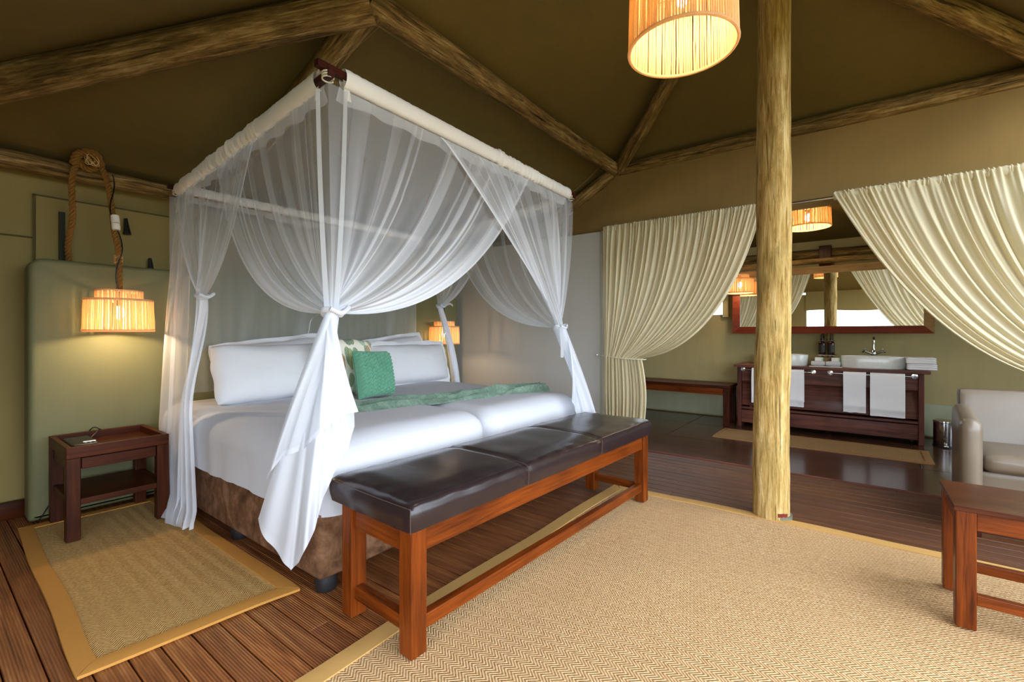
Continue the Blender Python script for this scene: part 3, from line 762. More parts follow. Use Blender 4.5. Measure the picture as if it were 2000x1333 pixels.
ob('side_rail', bx(nx0+.012, nx0+.04, ny0+t, ny1-t, .39, .455, .003), M['darkwood_y'], ns); ob('side_rail', bx(nx1-.04, nx1-.012, ny0+t, ny1-t, .39, .455, .003), M['darkwood_y'], ns)
ob('side_rail', bx(nx0+.012, nx0+.04, ny0+t, ny1-t, .19, .236, .003), M['darkwood_y'], ns); ob('side_rail', bx(nx1-.04, nx1-.012, ny0+t, ny1-t, .19, .236, .003), M['darkwood_y'], ns)
ob('shelf', bx(nx0+.04, nx1-.04, ny0+.012, ny1-.012, .200, .232, .003), M['darkwood_x'], ns)
tel = thing('clock_radio', 'black bedside telephone clock on the nightstand tray', 'device', (.60, 3.5, .474))
bm = BM(); box(bm, .547, .665, 3.39, 3.64, .474, .512, .014, 3)
for v in bm.verts:
    if v.co.z > .49: v.co.z += .006*(v.co.y-3.39)/.25
ob('body', bm, M['black'], tel); ob('button', bx(.60, .655, 3.425, 3.437, .512, .520, .003), M['white'], tel)
for k in range(3):
    bm = BM(); tube(bm, [(.600+.02*k, 3.41, .508), (.600+.02*k, 3.41, .517)], .006, 10); ob('dial', bm, M['castor'], tel)
bm = BM(); tube(bm, path([(.66, 3.60, .50), (.71, 3.66, .535), (.73, 3.72, .53), (.70, 3.82, .515), (.62, 3.835, .30), (.50, 3.83, .06), (.47, 3.84, .012)], 10), .003, 6); ob('cable', bm, M['black'], tel)

# ------------------------------------------------------------------ lamps
def drum(bm, r, z0, z1, n=84, rc=.0042, c=(0, 0), rt=None):
    rt = rt or r
    for k in range(n):
        a = 2*PI*(k+.25*random.uniform(-1, 1))/n; q = []
        for i in range(4):
            t = i/3; rr = lerp(r, rt, t)+random.uniform(-.0012, .0012); aa = a+random.uniform(-.006, .006)
            q.append((c[0]+rr*math.cos(aa), c[1]+rr*math.sin(aa), lerp(z0, z1, t)))
        tube(bm, q, rc*random.uniform(.85, 1.15), 5, False)
    return bm
def ring(bm, r, z, rr=.006, n=40):
    pts = [(r*math.cos(2*PI*k/n), r*math.sin(2*PI*k/n), z) for k in range(n)]
    lathe(bm, [(r+rr*math.cos(2*PI*k/8), z+rr*math.sin(2*PI*k/8)) for k in range(9)], n)
    return bm
bulb_light = []
def at(o, v): return o
def lamp(name, label, loc, r, h, two_tier, drop=None, power=BULB, group=None, top=.0):
    """loc: centre of the lower rim"""
    root = thing(name, label, 'lamp', loc, group)
    L = Vector(loc)
    def add(nm, bm, m, par=root, kind=None):
        bmesh.ops.translate(bm, verts=bm.verts, vec=L); o = ob(nm, bm, M[m], par)
        if kind: o['kind'] = kind
        return o
    nc = int(2*PI*r/.0098)
    sh = add('shade', drum(BM(), r, 0, h, nc, .0043, rt=r*.965), 'jute', kind='stuff')
    bm = BM(); ring(bm, r, 0, .007); add('rim', bm, 'jute'); bm = BM(); ring(bm, r*.965, h, .007); add('rim', bm, 'jute')
    bm = BM()
    for k in range(int(nc*.75)):       # cords closing the top
        a = 2*PI*k/int(nc*.75); ri = r*.64 if two_tier else .05
        tube(bm, [(r*.965*math.cos(a), r*.965*math.sin(a), h), (ri*math.cos(a), ri*math.sin(a), h+.002)], .0042, 4, False)
    o = add('shade_top', bm, 'jute', kind='stuff')
    zt = h
    if two_tier:
        r2 = r*.66; h2 = h*.30; add('upper_shade', drum(BM(), r2, h+.004, h+h2, int(nc*.64), .0043), 'jute', kind='stuff')
        bm = BM(); ring(bm, r2, h+h2, .006); add('upper_rim', bm, 'jute'); zt = h+h2
        bm = BM()
        for k in range(40):
            a = 2*PI*k/40; tube(bm, [(r2*math.cos(a), r2*math.sin(a), zt), (.022*math.cos(a), .022*math.sin(a), zt+.001)], .0042, 4, False)
        add('upper_top', bm, 'jute', kind='stuff')
    zb = h*.80
    bm = BM(); lathe(bm, [(0, zb-.08), (.012, zb-.074), (.023, zb-.055), (.025, zb-.04), (.020, zb-.015), (.013, zb), (0, zb)], 16); add('bulb', bm, 'bulb')
    bm = BM(); tube(bm, [(0, 0, zb), (0, 0, zt)], .014, 10); add('socket', bm, 'black')
    if drop:
        bm = BM(); tube(bm, [(0, 0, zt), (0, 0, drop)], .004, 6); add('flex', bm, 'black')
    l = bpy.data.lights.new('bulb_glow', 'POINT'); l.energy = power; l.color = (1, .75, .44); l.shadow_soft_size = .022
    lo = bpy.data.objects.new('bulb_glow', l); C.objects.link(lo); lo.parent = root; lo.location = (0, 0, zb-.098)
    return root, zt
GB = 'two-tier jute lamps beside the bed'
l1, zt1 = lamp('pendant_lamp', 'two-tier jute pendant lamp hanging on rope above the nightstand', (.80, 3.62, 1.135), .168, .185, True, power=6)
l2, zt2 = lamp('pendant_lamp', 'two-tier jute pendant lamp seen behind the far net tail', (3.60, 3.66, 1.005), .165, .185, True, drop=.95, power=3.5)
l3, _ = lamp('drum_lamp', 'big jute drum lamp hanging at the picture top beside the pole', (1.84, .558, 2.235), .200, .30, False, drop=.70, power=4.2)
l4, _ = lamp('ceiling_lamp', 'jute drum lamp on the dark bathroom ceiling behind the pole', (5.57, .43, 2.20), .20, .17, False, drop=.24, power=5)
l5, _ = lamp('pendant_lamp', 'small two-tier jute lamp beside the mirror, behind the tied curtain', (6.28, 1.20, 1.62), .155, .17, True, drop=.70, power=2.6)

# rope holding the left pendant
def rope(bm, pts, r, pitch=.075, res=.006):
    P = path(pts, 40); Ln = 0; out = [P[0]]
    for a, b in zip(P, P[1:]):
        Ln += (b-a).length; out.append(b)
    fr = frames(out); acc = [0]
    for a, b in zip(out, out[1:]): acc.append(acc[-1]+(b-a).length)
    for s in range(3):
        q = [p + (a*math.cos(2*PI*(l/pitch+s/3)) + b*math.sin(2*PI*(l/pitch+s/3)))*r*.58 for (p, a, b), l in zip(fr, acc)]
        tube(bm, q, r*.50, 6)
    return bm
rt = thing('rope', 'thick manila rope knotted to the wall log, carrying the bedside lamp', 'rope', (.80, 3.9, 2.2))
lx, ly, lz = .80, 3.62, 1.135+zt1
bm = BM(); rope(bm, [(lx, ly, lz), (lx, ly+.02, lz+.25), (lx-.005, 3.70, 1.75), (lx-.01, 3.82, 2.05), (lx-.03, 3.90, 2.19), (.72, 3.93, 2.245)], .0165); ob('strand', bm, M['rope'], rt)
bm = BM(); rope(bm, [(.735, 3.95, 2.235), (.66, 3.935, 2.175), (.635, 3.92, 2.05), (.64, 3.93, 1.85), (.63, 4.0, 1.68), (.645, 4.055, 1.55), (.65, 4.06, 1.40)], .0165); ob('strand', bm, M['rope'], rt)
bm = BM(); rope(bm, [(.64, 3.93, 2.18), (.66, 3.90, 2.245), (.73, 3.88, 2.25), (.77, 3.91, 2.20), (.71, 3.935, 2.17), (.66, 3.93, 2.21), (.70, 3.90, 2.275), (.76, 3.90, 2.245), (.74, 3.93, 2.19)], .019); ob('knot', bm, M['rope'], rt)
bm = BM()
for a0 in range(5):
    tube(bm, path([(.72+.03*math.cos(a0*2.1+k), 3.875+.03*math.sin(k+a0), 2.21+.035*math.sin(a0*1.3+k*1.2)) for k in range(6)], 6), .0022, 5)
ob('twine_wrap', bm, M['twine'], rt)
def wrap(x, y, z, r, n, pitch, rr):
    bm = BM(); tube(bm, [(x+r*math.cos(k*.5), y+r*math.sin(k*.5), z+pitch*k*.5/(2*PI)) for k in range(int(n*4*PI))], rr, 5); return bm
bm = BM(); tube(bm, [(lx-.003, 3.685, 1.80), (lx-.004, 3.695, 1.825), (lx-.005, 3.70, 1.85)], [.021, .0225, .021], 14); ob('tape', bm, M['tape'], rt)
bm = BM(); tube(bm, [(lx-.003, 3.68, 1.76), (lx-.003, 3.683, 1.78), (lx-.004, 3.687, 1.795)], [.0205, .022, .0205], 14); ob('tape', bm, M['tape'], rt)
ob('twine_band', wrap(lx, 3.645, 1.545, .020, 7, .0075, .0032), M['twine'], rt)
cpts = []
for k in range(140):
    t_ = k/139; zz = lerp(lz, 2.14, t_); yy = interp([(lz, 3.62), (lz+.25, 3.64), (1.75, 3.70), (2.05, 3.82), (2.2, 3.88)], zz); a_ = zz*15
    cpts.append((lx+.020*math.cos(a_), yy-.0205*abs(math.sin(a_*.5))-.004, zz))
bm = BM(); tube(bm, cpts, .0035, 6); o = ob('flex', bm, M['black'], rt); o['label'] = 'black flex winding up the rope'

# ------------------------------------------------------------------ mosquito net
NC, EC, FC, HC = Vector((1.02, 1.69, 2.15)), Vector((3.20, 1.83, 2.20)), Vector((3.28, 3.62, 2.06)), Vector((1.12, 3.70, 2.08))
net = thing('bed_canopy', 'white sheer mosquito net gathered on a square dark wood frame over the bed', 'canopy', (2.15, 2.7, 2.12))
def bar(a, b, ext=.05, dz=0):
    d = (b-a).normalized(); p, q = a-d*ext, b+d*ext
    s = Vector((-d.y, d.x, 0)).normalized()*.013; u = Vector((0, 0, .014)); bm = BM()
    V = [bm.verts.new(c+s*i+u*j+Vector((0, 0, dz))) for c in (p, q) for i, j in ((-1, -1), (1, -1), (1, 1), (-1, 1))]
    for f in ((0, 1, 2, 3), (7, 6, 5, 4), (0, 4, 5, 1), (1, 5, 6, 2), (2, 6, 7, 3), (3, 7, 4, 0)): bm.faces.new([V[i] for i in f])
    bmesh.ops.recalc_face_normals(bm, faces=bm.faces); return bm
for a, b, dz in ((NC, EC, .024), (HC, FC, .024), (NC, HC, -.004), (EC, FC, -.004)): ob('frame_bar', bar(a, b, .052 if dz > 0 else .03, dz), M['bar'], net, smooth=False)
for c in (NC, EC, FC, HC): ob('lashing', wrap(c.x, c.y, c.z-.022, .022, 3, .010, .0035), M['tape'], net)
# cords up to the rafters
for a, b in ((EC, Vector((4.0, 1.96, 2.72))), (HC, Vector((.9, 4.0, 2.2))), (NC, Vector((1.5, 2.0, 2.72))), (FC, Vector((3.4, 3.0, 2.45)))):
    bm = BM(); tube(bm, [a+Vector((0, 0, .03)), a.lerp(b, .5), b], .0007, 5); ob('hanging_cord', bm, M['stone'], net)
def sleeve(a, b, s0, s1, seed, ruf, sc=1, up=0.0):
    L = (b-a).length; d = (b-a).normalized(); s = Vector((-d.y, d.x, 0)).normalized(); bm = BM(); n = int(L*150); m = 16; R = []
    for i in range(n+1):
        l = lerp(s0, L-s1, i/n); t = l/L; k = interp(ruf, t); c = a+d*l
        rg = []
        for j in range(m):
            an = 2*PI*j/m
            wv = k*(.012*nz(l*17, seed, j*.15) + .010*nz(l*48, seed, 2+.25*math.cos(an)) + .005*math.sin(l*150+9*nz(l*5, seed, 1)+math.sin(an)))
            rz = (.040+wv)*sc; rx = (.026+wv*.8)*sc
            rg.append(bm.verts.new(c + s*rx*math.cos(an) + Vector((0, 0, up+.004+rz*math.sin(an)))))
        R.append(rg)
    for i in range(n):
        for j in range(m): bm.faces.new((R[i][j], R[i+1][j], R[i+1][(j+1) % m], R[i][(j+1) % m]))
    bmesh.ops.recalc_face_normals(bm, faces=bm.faces)
    return bm
RUF = [(0, .15), (.35, .15), (.38, 1), (.62, 1), (.72, .9), (.75, .3), (1, .3)]
ob('sleeve', sleeve(NC, EC, .07, .05, 1, [(0, .1), (.50, .1), (.53, 1), (.76, .9), (.80, .35), (1, .35)], 1, .012), M['sleeve'], net)
ob('sleeve', sleeve(NC, HC, .07, .04, 2, [(0, .1), (.30, .12), (.36, 1), (.9, .9), (1, .6)]), M['sleeve'], net)
ob('sleeve', sleeve(HC, FC, .05, .05, 3, [(0, .4), (1, .4)], .8, .022), M['sleeve'], net)
ob('sleeve', sleeve(EC, FC, .05, .05, 4, [(0, .4), (1, .4)], .8), M['sleeve'], net)

def add_layers(o, vals):
    at_ = o.data.attributes.new('layers', 'FLOAT', 'POINT'); at_.data.foreach_set('value', vals)
def bez2(a, c, b, t): return a*(1-t)**2 + c*2*t*(1-t) + b*t*t
def netmesh(name, P, nu, nv, L, hem=0.0, extra=None, base=1.0, hemw=.022, par=net, fold=None):
    """P(u,v) -> Vector; layers grows where the cloth is squeezed or its folds stand steep"""
    pts = [[P(i/nu, j/nv) for j in range(nv+1)] for i in range(nu+1)]
    bm = BM(); V = [[bm.verts.new(p) for p in r] for r in pts]
    for i in range(nu):
        for j in range(nv): bm.faces.new((V[i][j], V[i+1][j], V[i+1][j+1], V[i][j+1]))
    lay = []
    for i in range(nu+1):
        for j in range(nv+1):
            a, b = max(0, i-4), min(nu, i+4)
            w = (pts[b][j]-pts[a][j]).length; w0 = L*(b-a)/nu
            k = min(9, max(1, (w0/max(w, 1e-4)))) if j > 0 else 1
            u = i/nu
            f = fold(u, j/nv) if fold else 1
            val = base*k**.85*f
            if hem and u > 1-hemw: val += hem
            if extra: val += extra(u, j/nv)
            lay.append(min(val, 14))
    o = ob(name, bm, M['net'], par, angle=180); add_layers(o, lay); return o
def half(corner, other, frac, tie, ctrl, seed, nf=9, nrm=1, start=.0, amp=.018, hem=3.0, base=1.0, blob=.03, zc=-.03, sagp=1.5, nb=7, pool=4.0, off=(0, 0, 0), name='net_swag'):
    off = Vector(off)
    d = (other-corner); L = d.length; d = d.normalized(); s = Vector((-d.y, d.x, 0)).normalized()*nrm
    tie = Vector(tie); ctrl = Vector(ctrl)
    rs = random.Random(seed); ph = rs.uniform(0, 6)
    bands = [((k+rs.uniform(.1, .9))/nb, rs.uniform(.008, .045), rs.uniform(.5, 1.9), rs.choice((-1, 1))) for k in range(nb)]
    bands += [(rs.uniform(.02, .98), rs.uniform(.003, .006), rs.uniform(1.0, 2.4), 1) for k in range(nb)]
    def fphase(u): return 2*PI*nf*(u + .06*nz(u*2.3, seed, .7)) + 2.2*nz(u*4, seed, 3.3) + ph
    def P(u, v):
        T = corner + d*lerp(start, frac*L, u) + Vector((0, 0, zc))
        a = 2*PI*u*1.5+ph; B = tie + (s*math.cos(a)*blob*.8 + d*math.sin(a)*blob)*sstep(0, .15, u)
        K = T.lerp(B, .55).lerp(ctrl, u**sagp)
        p = bez2(T, K, B, v)
        A = amp*math.sin(PI*min(1, v*1.05))**.8*(.3+1.2*abs(nz(u*3, seed, 9))) if v < .95 else amp*.2
        return p + s*A*math.sin(fphase(u))*sstep(0, .08, u) + off*math.sin(PI*v)**.5
    def fold(u, v):
        f = .85
        for c, w, h, sd in bands:
            q = (u-c-.02*nz(v*1.5, c*9, seed))/w
            if -1 < q < 1: f += h*(.45+.55*(.5+.5*sd*q))*sstep(1.0, .8, abs(q))*(.5+.5*sstep(0, .3, v))
        return f + pool*sstep(.66, .95, u)*sstep(.30, .80, v)
    return netmesh(name, P, 220, 40, L*(frac)-start, hem, None, base, .018, net, fold)
TN = Vector((1.045, 1.70, 1.205)); TE = Vector((2.96, 1.80, 1.162)); TH_ = Vector((1.08, 3.14, 1.337)); TF = Vector((3.30, 3.42, 1.39))
half(NC, EC, .70, TN, (1.80, 1.70, 1.13), 1, nrm=-1)
half(NC, HC, .62, TN, (1.02, 2.52, 1.16), 2, nrm=1)
half(EC, NC, .70, TE, (2.38, 1.77, 1.58), 3, nrm=1, hem=7, pool=1.5, off=(0, -.045, 0))
half(EC, FC, .76, TE, (3.15, 2.75, 1.12), 4, nrm=1)
half(HC, NC, .66, TH_, (1.10, 2.66, 1.40), 5, nrm=1, hem=6, pool=2.5, off=(-.05, 0, 0))
half(FC, EC, .52, TF, (3.30, 3.05, 1.46), 6, nrm=-1, hem=2, pool=2)
# two tapes down the near corner
for a, q in ((NC+(HC-NC).normalized()*.075, Vector((-.012, .012, 0))), (NC+(EC-NC).normalized()*.085, Vector((.012, -.012, 0)))):
    def tp(u, v, a=a, q=q):
        top = a+Vector((0, 0, -.035)); mid = TN.lerp(top, .5)+q*1.2; p = bez2(top, mid, TN+q, v)
        side = Vector((.6, -.8, 0))
        return p + side*(u-.5)*lerp(.017, .022, v) + Vector((-.008, -.008, 0))
    netmesh('net_tape', tp, 3, 30, .024, 0, None, 4.5)
# head curtain, hanging straight
def headP(u, v):
    x = lerp(HC.x-.03, FC.x, u); y = lerp(HC.y+.02, FC.y+.12, u) + .02
    f = math.sin(2*PI*26*(u+.02*nz(u*5, 1, v*.7)))
    z = lerp(lerp(HC.z, FC.z, u)-.03, .70, v)
    return Vector((x + .10*nz(u*3, 2, 1)*v, y + .005*v*f + .03*nz(u*5, v, 8), z))
netmesh('net_back', headP, 260, 20, 2.2, 0, None, 1.15, fold=lambda u, v: .9+1.9*max(0, nz(u*15+v*.6, 4.2, v*.6))*1.5*sstep(.3, .8, v))
# drop by the nightstand, hanging to the floor outside the bed
DL = [(0, Vector((1.12, 3.70, 2.05))), (.37, Vector((1.045, 3.64, 1.30))), (.75, Vector((1.0, 3.60, .53))), (1, Vector((.985, 3.47, .022)))]
DR = [(0, Vector((1.115, 3.36, 2.06))), (.37, Vector((1.05, 3.27, 1.30))), (.75, Vector((.99, 3.20, .53))), (1, Vector((.975, 3.08, .022)))]
def hangP(u, v):
    p = interp(DL, v).lerp(interp(DR, v), u); f = math.sin(2*PI*2.2*u+4*nz(u*3, 2, v*.6))
    return p + Vector((-.016*f*min(1, v*2)-.05*sstep(.93, 1, v), .010*f*v-.06*sstep(.95, 1, v), .008*nz(u*5, v, 3)*(v > .9)))
netmesh('net_drop', hangP, 120, 44, .5, 0, lambda u, v: 2.6*sstep(.35, .9, v), 1.2, fold=lambda u, v: .9+1.6*max(0, nz(u*8, 7.7, v*.8))*1.5)
# frill hanging inside the sleeves
for a, b, sd in ((NC, EC, 1), (NC, HC, 2), (EC, FC, 3), (HC, FC, 4)):
    d = (b-a); L = d.length; d = d.normalized(); s = Vector((-d.y, d.x, 0)).normalized(); inn = s if (Vector((2.15, 2.7, 0))-a).dot(s) > 0 else -s
    def fr(u, v, a=a, d=d, L=L, inn=inn, sd=sd):
        return a + d*lerp(.06, L-.06, u) + inn*(.012+.012*math.sin(u*60)*v+.02*v) + Vector((0, 0, -.02-v*(.05+.022*nz(u*4, sd, 1))))
    netmesh('net_frill', fr, 90, 4, L, 0, None, 2.2)
# net roof
def roofP(u, v):
    p = NC.lerp(EC, u).lerp(HC.lerp(FC, u), v); e = min(1, 4*min(u, 1-u, v, 1-v)); return p + Vector((0, 0, -.012-.05*math.sin(PI*u)*math.sin(PI*v)+.010*nz(u*6, v*6, 2)*e))
netmesh('net_top', roofP, 40, 40, 2.1, 0, None, .35)

# tails below the ties
def ray(px, py):
    u = (px-1000)/900; v = (py-651)/900; c, s = math.cos(TH), math.sin(TH); return Vector((c+s*u, s-c*u, -v))
def tail(tie, hem, seed, nf=9, amp=.03, top=.028, name='net_tail', bulge=None, dens=3.0, hemdens=5, nv=50, out=Vector((-.7, -.7, 0))):
    """hem: list of (u, Vector) along the lower edge"""
    def P(u, v):
        H = interp(hem, u); a = 2*PI*u*1.2+seed
        T = tie + Vector((math.cos(a)*top, math.sin(a)*top, .0))
        p = T.lerp(H, v)
        p = p + out*(.05*math.sin(PI*v*.9)) 
        A = amp*v**.6
        return p + out*A*(math.sin(2*PI*nf*u+2.5*nz(u*4, seed, v*.5))*(.4+1.2*abs(nz(u*4, seed, 5))) + .18*math.sin(2*PI*nf*2.7*u+3*nz(u*3, v, seed)))
    def fold(u, v):
        return 1+.8*max(0, nz(u*7, seed, v))
    return netmesh(name, P, 120, nv, .9, 0, lambda u, v: (hemdens if v > .965 else 0) + dens*.4, dens*.45, fold=fold)
V3 = Vector
hemN = [(0, V3((.925, 2.05, .335))), (.08, V3((.93, 1.98, .26))), (.16, V3((.94, 1.90, .20))), (.25, V3((.945, 1.84, .155))), (.36, V3((.955, 1.78, .215))), (.46, V3((.96, 1.72, .30))), (.54, V3((.965, 1.69, .36))), (.64, V3((.985, 1.665, .48))), (.76, V3((1.03, 1.655, .575))), (.88, V3((1.10, 1.655, .66))), (.95, V3((1.125, 1.66, .74))), (1, V3((1.13, 1.68, .84)))]
tail(TN+V3((0, 0, -.0)), hemN, 1, nf=2.6, amp=.045, dens=10)
hemN2 = [(0, V3((.93, 2.00, .50))), (.2, V3((.925, 1.86, .62))), (.4, V3((.94, 1.74, .66))), (.6, V3((.98, 1.66, .74))), (.8, V3((1.05, 1.63, .80))), (1, V3((1.12, 1.63, .80)))]
tail(TN+V3((-.006, -.012, 0)), hemN2, 3, nf=1.7, amp=.03, dens=5, nv=36)
hemE = [(0, V3((2.95, 1.70, .62))), (.25, V3((3.06, 1.67, .40))), (.5, V3((3.20, 1.64, .22))), (.75, V3((3.36, 1.62, .16))), (.9, V3((3.43, 1.66, .20))), (1, V3((3.45, 1.74, .30)))]
tail(TE, hemE, 5, nf=3.2, amp=.03, top=.05, dens=8.0, out=V3((-.35, -.9, 0)))
hemH = [(0, V3((.99, 2.94, .05))), (.3, V3((.98, 3.04, .03))), (.6, V3((.985, 3.15, .03))), (1, V3((.99, 3.26, .05)))]
def tailH(u, v):
    H = interp(hemH, u); a = 2*PI*u; T = TH_ + V3((math.cos(a)*.03, math.sin(a)*.03, 0)); k = v
    p = V3((lerp(T.x, H.x, sstep(0, .55, v)), lerp(T.y, H.y, v**.9), lerp(T.z, H.z, v)))
    return p + V3((-.7, -.7, 0))*(.026*v**.5*math.sin(2*PI*3.4*u+3*nz(u*3, 3, v*.7))) + V3((-.03, -.03, 0))*sstep(.93, 1, v)
netmesh('net_tail', tailH, 110, 50, .9, 0, lambda u, v: 2.4+(2.5 if v > .97 else 0), 1.2, fold=lambda u, v: 1+1.2*max(0, nz(u*7, 3.3, v)))
hemF = [(0, V3((3.30, 3.18, .45))), (.5, V3((3.40, 3.25, .40))), (1, V3((3.46, 3.42, .40)))]
tail(TF, hemF, 8, nf=7, amp=.022, dens=2.6, out=V3((.5, -.8, 0)))
# knots and tie tapes
def knot(c, r, sd):
    bm = BM(); tube(bm, path([c+V3((r*math.cos(k*1.05), r*math.sin(k*1.05), .010*math.sin(k*2+sd))) for k in range(7)], 6), .013, 8)
    tube(bm, path([c+V3((r, 0, .01)), c+V3((r+.02, -.03, .02)), c+V3((r*.3, -.05, -.005)), c+V3((-r, -.04, .012))], 6), .010, 8)
    return bm
for c, r, sd in ((TN, .034, 1), (TE, .04, 2), (TH_, .03, 3), (TF, .03, 4)): ob('tie_band', knot(c, r, sd), M['hemcloth'], net)
def ribbon(pts, w, side):
    bm = BM(); P = path(pts, 8); side = Vector(side)
    vs = [(bm.verts.new(p-side*w), bm.verts.new(p+side*w)) for p in P]
    for a, b in zip(vs, vs[1:]): bm.faces.new((a[0], a[1], b[1], b[0]))
    bmesh.ops.solidify(bm, geom=bm.faces[:], thickness=.002); return bm
ob('tie_ribbon', ribbon([TN+V3((-.03, .02, 0)), TN+V3((-.06, .05, -.03)), TN+V3((-.07, .06, -.09)), TN+V3((-.09, .08, -.10))], .008, (.6, .6, .2)), M['hemcloth'], net)
ob('tie_ribbon', ribbon([TE+V3((-.05, -.05, 0)), TE+V3((-.07, -.07, -.12)), TE+V3((-.07, -.07, -.22))], .013, (.8, -.5, 0)), M['hemcloth'], net)
ob('tie_ribbon', ribbon([TF+V3((.03, -.03, 0)), TF+V3((.08, -.06, .03)), TF+V3((.11, -.08, .01))], .010, (0, 0, 1)), M['hemcloth'], net)
# tape tabs at the near corner
for d in ((EC-NC).normalized(), (HC-NC).normalized()):
    p = NC + d*.085
    ob('corner_tab', ribbon([p+V3((0, 0, .05)), p+V3((0, 0, 0)), p+d*.012+V3((0, 0, -.07))], .014, d), M['sleeve'], net)

# ------------------------------------------------------------------ cream curtains
RX, RZ = 4.205, 2.135
def curtain(label, y0, y1, ty0, ty1, tz, zb, ctl, seed, sx=1):
    """y0 fixed edge, y1 leading edge; tie between ty0..ty1"""
    root = thing('curtain', label, 'curtain', (RX, (y0+y1)/2, 0)); NFD = 23
    def ph(u): return 2*PI*NFD*(u+.025*nz(u*4, seed, 2))+1.3*nz(u*5, seed, 5)
    zt = RZ+.03
    def P(u, v):
        T = V3((RX, lerp(y0, y1, u), zt)); B = V3((RX-.02, lerp(ty0, ty1, u), tz)); F = V3((RX, lerp(ty0, ty1+.03*(1 if ty1 > ty0 else -1), u), zb))
        vt = .68
        if v <= vt:
            t = v/vt
            K = T.lerp(B, .5).lerp(V3((RX-.01, ctl[0], ctl[1])), u**1.6)
            p = bez2(T, K, B, t); A = lerp(.008, .023, sstep(0, .25, t))*(1-.35*sstep(.8, 1, t))
        else:
            t = (v-vt)/(1-vt); p = B.lerp(F, t); p.y += (ty1-ty0)*.10*math.sin(PI*min(1, t*1.4))*(u-.2); A = lerp(.020, .030, t)
        A *= .6+.8*abs(nz(u*5, seed, 11))
        rf = .006*math.sin(u*300)*sstep(.05, .0, v)
        fine = .009*math.sin(ph(u)*2.3+3*nz(u*9, seed, v*2))*(1-.6*v)*(.3+nz(u*6, seed, 3)+.5)
        deep = 1+1.1*max(0, nz(u*7, seed*1.3, v*1.2))
        return p + V3((A*deep*math.sin(ph(u)+1.5*nz(u*6, v*1.5, seed)) + fine - .02 + rf, .35*A*math.cos(ph(u)*.5), .004*math.sin(u*230)*sstep(.03, 0, v)))
    bm = BM(); grid(bm, P, 300, 60); ob('drape', bm, M['curtain'], root, angle=180)
    bm = BM()
    for k in range(0): pass
    n = 150; R = []
    for i in range(n+1):                                        # ruched heading over the rail
        u = i/n; y = lerp(y0, y1, u); r = .021+.004*math.sin(u*420)+.003*nz(u*90, seed, 1)
        R.append([bm.verts.new((RX+r*1.1*math.cos(2*PI*k/10), y, RZ+.012+r*1.5*math.sin(2*PI*k/10))) for k in range(10)])
    for i in range(n):
        for k in range(10): bm.faces.new((R[i][k], R[i+1][k], R[i+1][(k+1) % 10], R[i][(k+1) % 10]))
    bmesh.ops.recalc_face_normals(bm, faces=bm.faces); ob('heading', bm, M['curtain'], root)
    bm = BM(); ya, yb = max(ty0, ty1)+.02, min(ty0, ty1)-.03
    tube(bm, path([(RX, ya+.06, tz+.01), (RX-.045, ya-.03, tz+.008), (RX-.068, (ya+yb)/2, tz-.006), (RX-.05, yb+.02, tz-.012), (RX, yb, tz-.012)], 8), .005, 8); ob('tieback', bm, M['cord'], root)
    return root
curtain('cream cotton curtain tied back beside the grey partition', 2.035, .62, 2.005, 1.635, .885, .02, (.93, .97), 3)
curtain('cream cotton curtain sweeping down behind the leather armchair', -1.56, .165, -1.52, -1.15, .80, .02, (-.45, .78), 8)
o = BM(); tube(o, [(RX, 2.06, RZ), (RX, -1.62, RZ)], .0135, 12); o = ob('curtain_rail', o, M['rail']); tag(o, 'metal rod carrying both cream curtains', 'rail')
o = BM(); tube(o, [(4.20, 2.10, .90), (4.16, 2.095, .90), (4.15, 2.08, .905)], .006, 8); o = ob('tieback_hook', o, M['chrome']); tag(o, 'small hook on the partition end for the curtain cord', 'hook')

# ------------------------------------------------------------------ vanity
va = thing('vanity', 'long dark reclaimed-wood washstand along the bathroom wall', 'vanity', (6.25, .34, 0))
vx, vy0, vy1, vz = 6.06, -.50, 1.185, .745
ob('counter_top', bx(vx-.04, 6.60, vy0-.045, vy1+.03, vz-.030, vz, .004), M['vanity_y'], va)
for y in (vy0, vy1-.045): ob('side_panel', bx(vx, 6.58, y, y+.045, .004, vz-.03, .004), M['vanity_z'], va)
ob('apron', bx(vx+.022, vx+.05, vy0+.045, vy1-.045, .545, vz-.03, .004), M['vanity_y'], va)
bm = BM(); box(bm, vx+.03, vx+.06, vy0+.045, vy1-.045, .26, .54, .004)
for v in bm.verts: v.co.x += (.54-v.co.z)*.22*-1 + .06
ob('slanted_panel', bm, M['vanity_y'], va)
ob('shelf', bx(vx+.01, 6.56, vy0+.045, vy1-.045, .215, .24, .003), M['vanity_y'], va)
ob('kick_board', bx(vx+.012, vx+.04, vy0+.045, vy1-.045, .055, .205, .004), M['vanity_y'], va)
ob('divider', bx(vx+.02, 6.5, vy1-.16, vy1-.13, .05, .545, .003), M['vanity_z'], va)
ob('back_panel', bx(6.54, 6.56, vy0+.045, vy1-.045, .05, .7, .003), M['vanity_y'], va)
def stadium(a, b, n=20):
    out = []
    for k in range(n+1): t = PI*k/n; out.append((b*math.cos(t), a+b*math.sin(t)))
    for k in range(n+1): t = PI+PI*k/n; out.append((b*math.cos(t), -a+b*math.sin(t)))
    return out
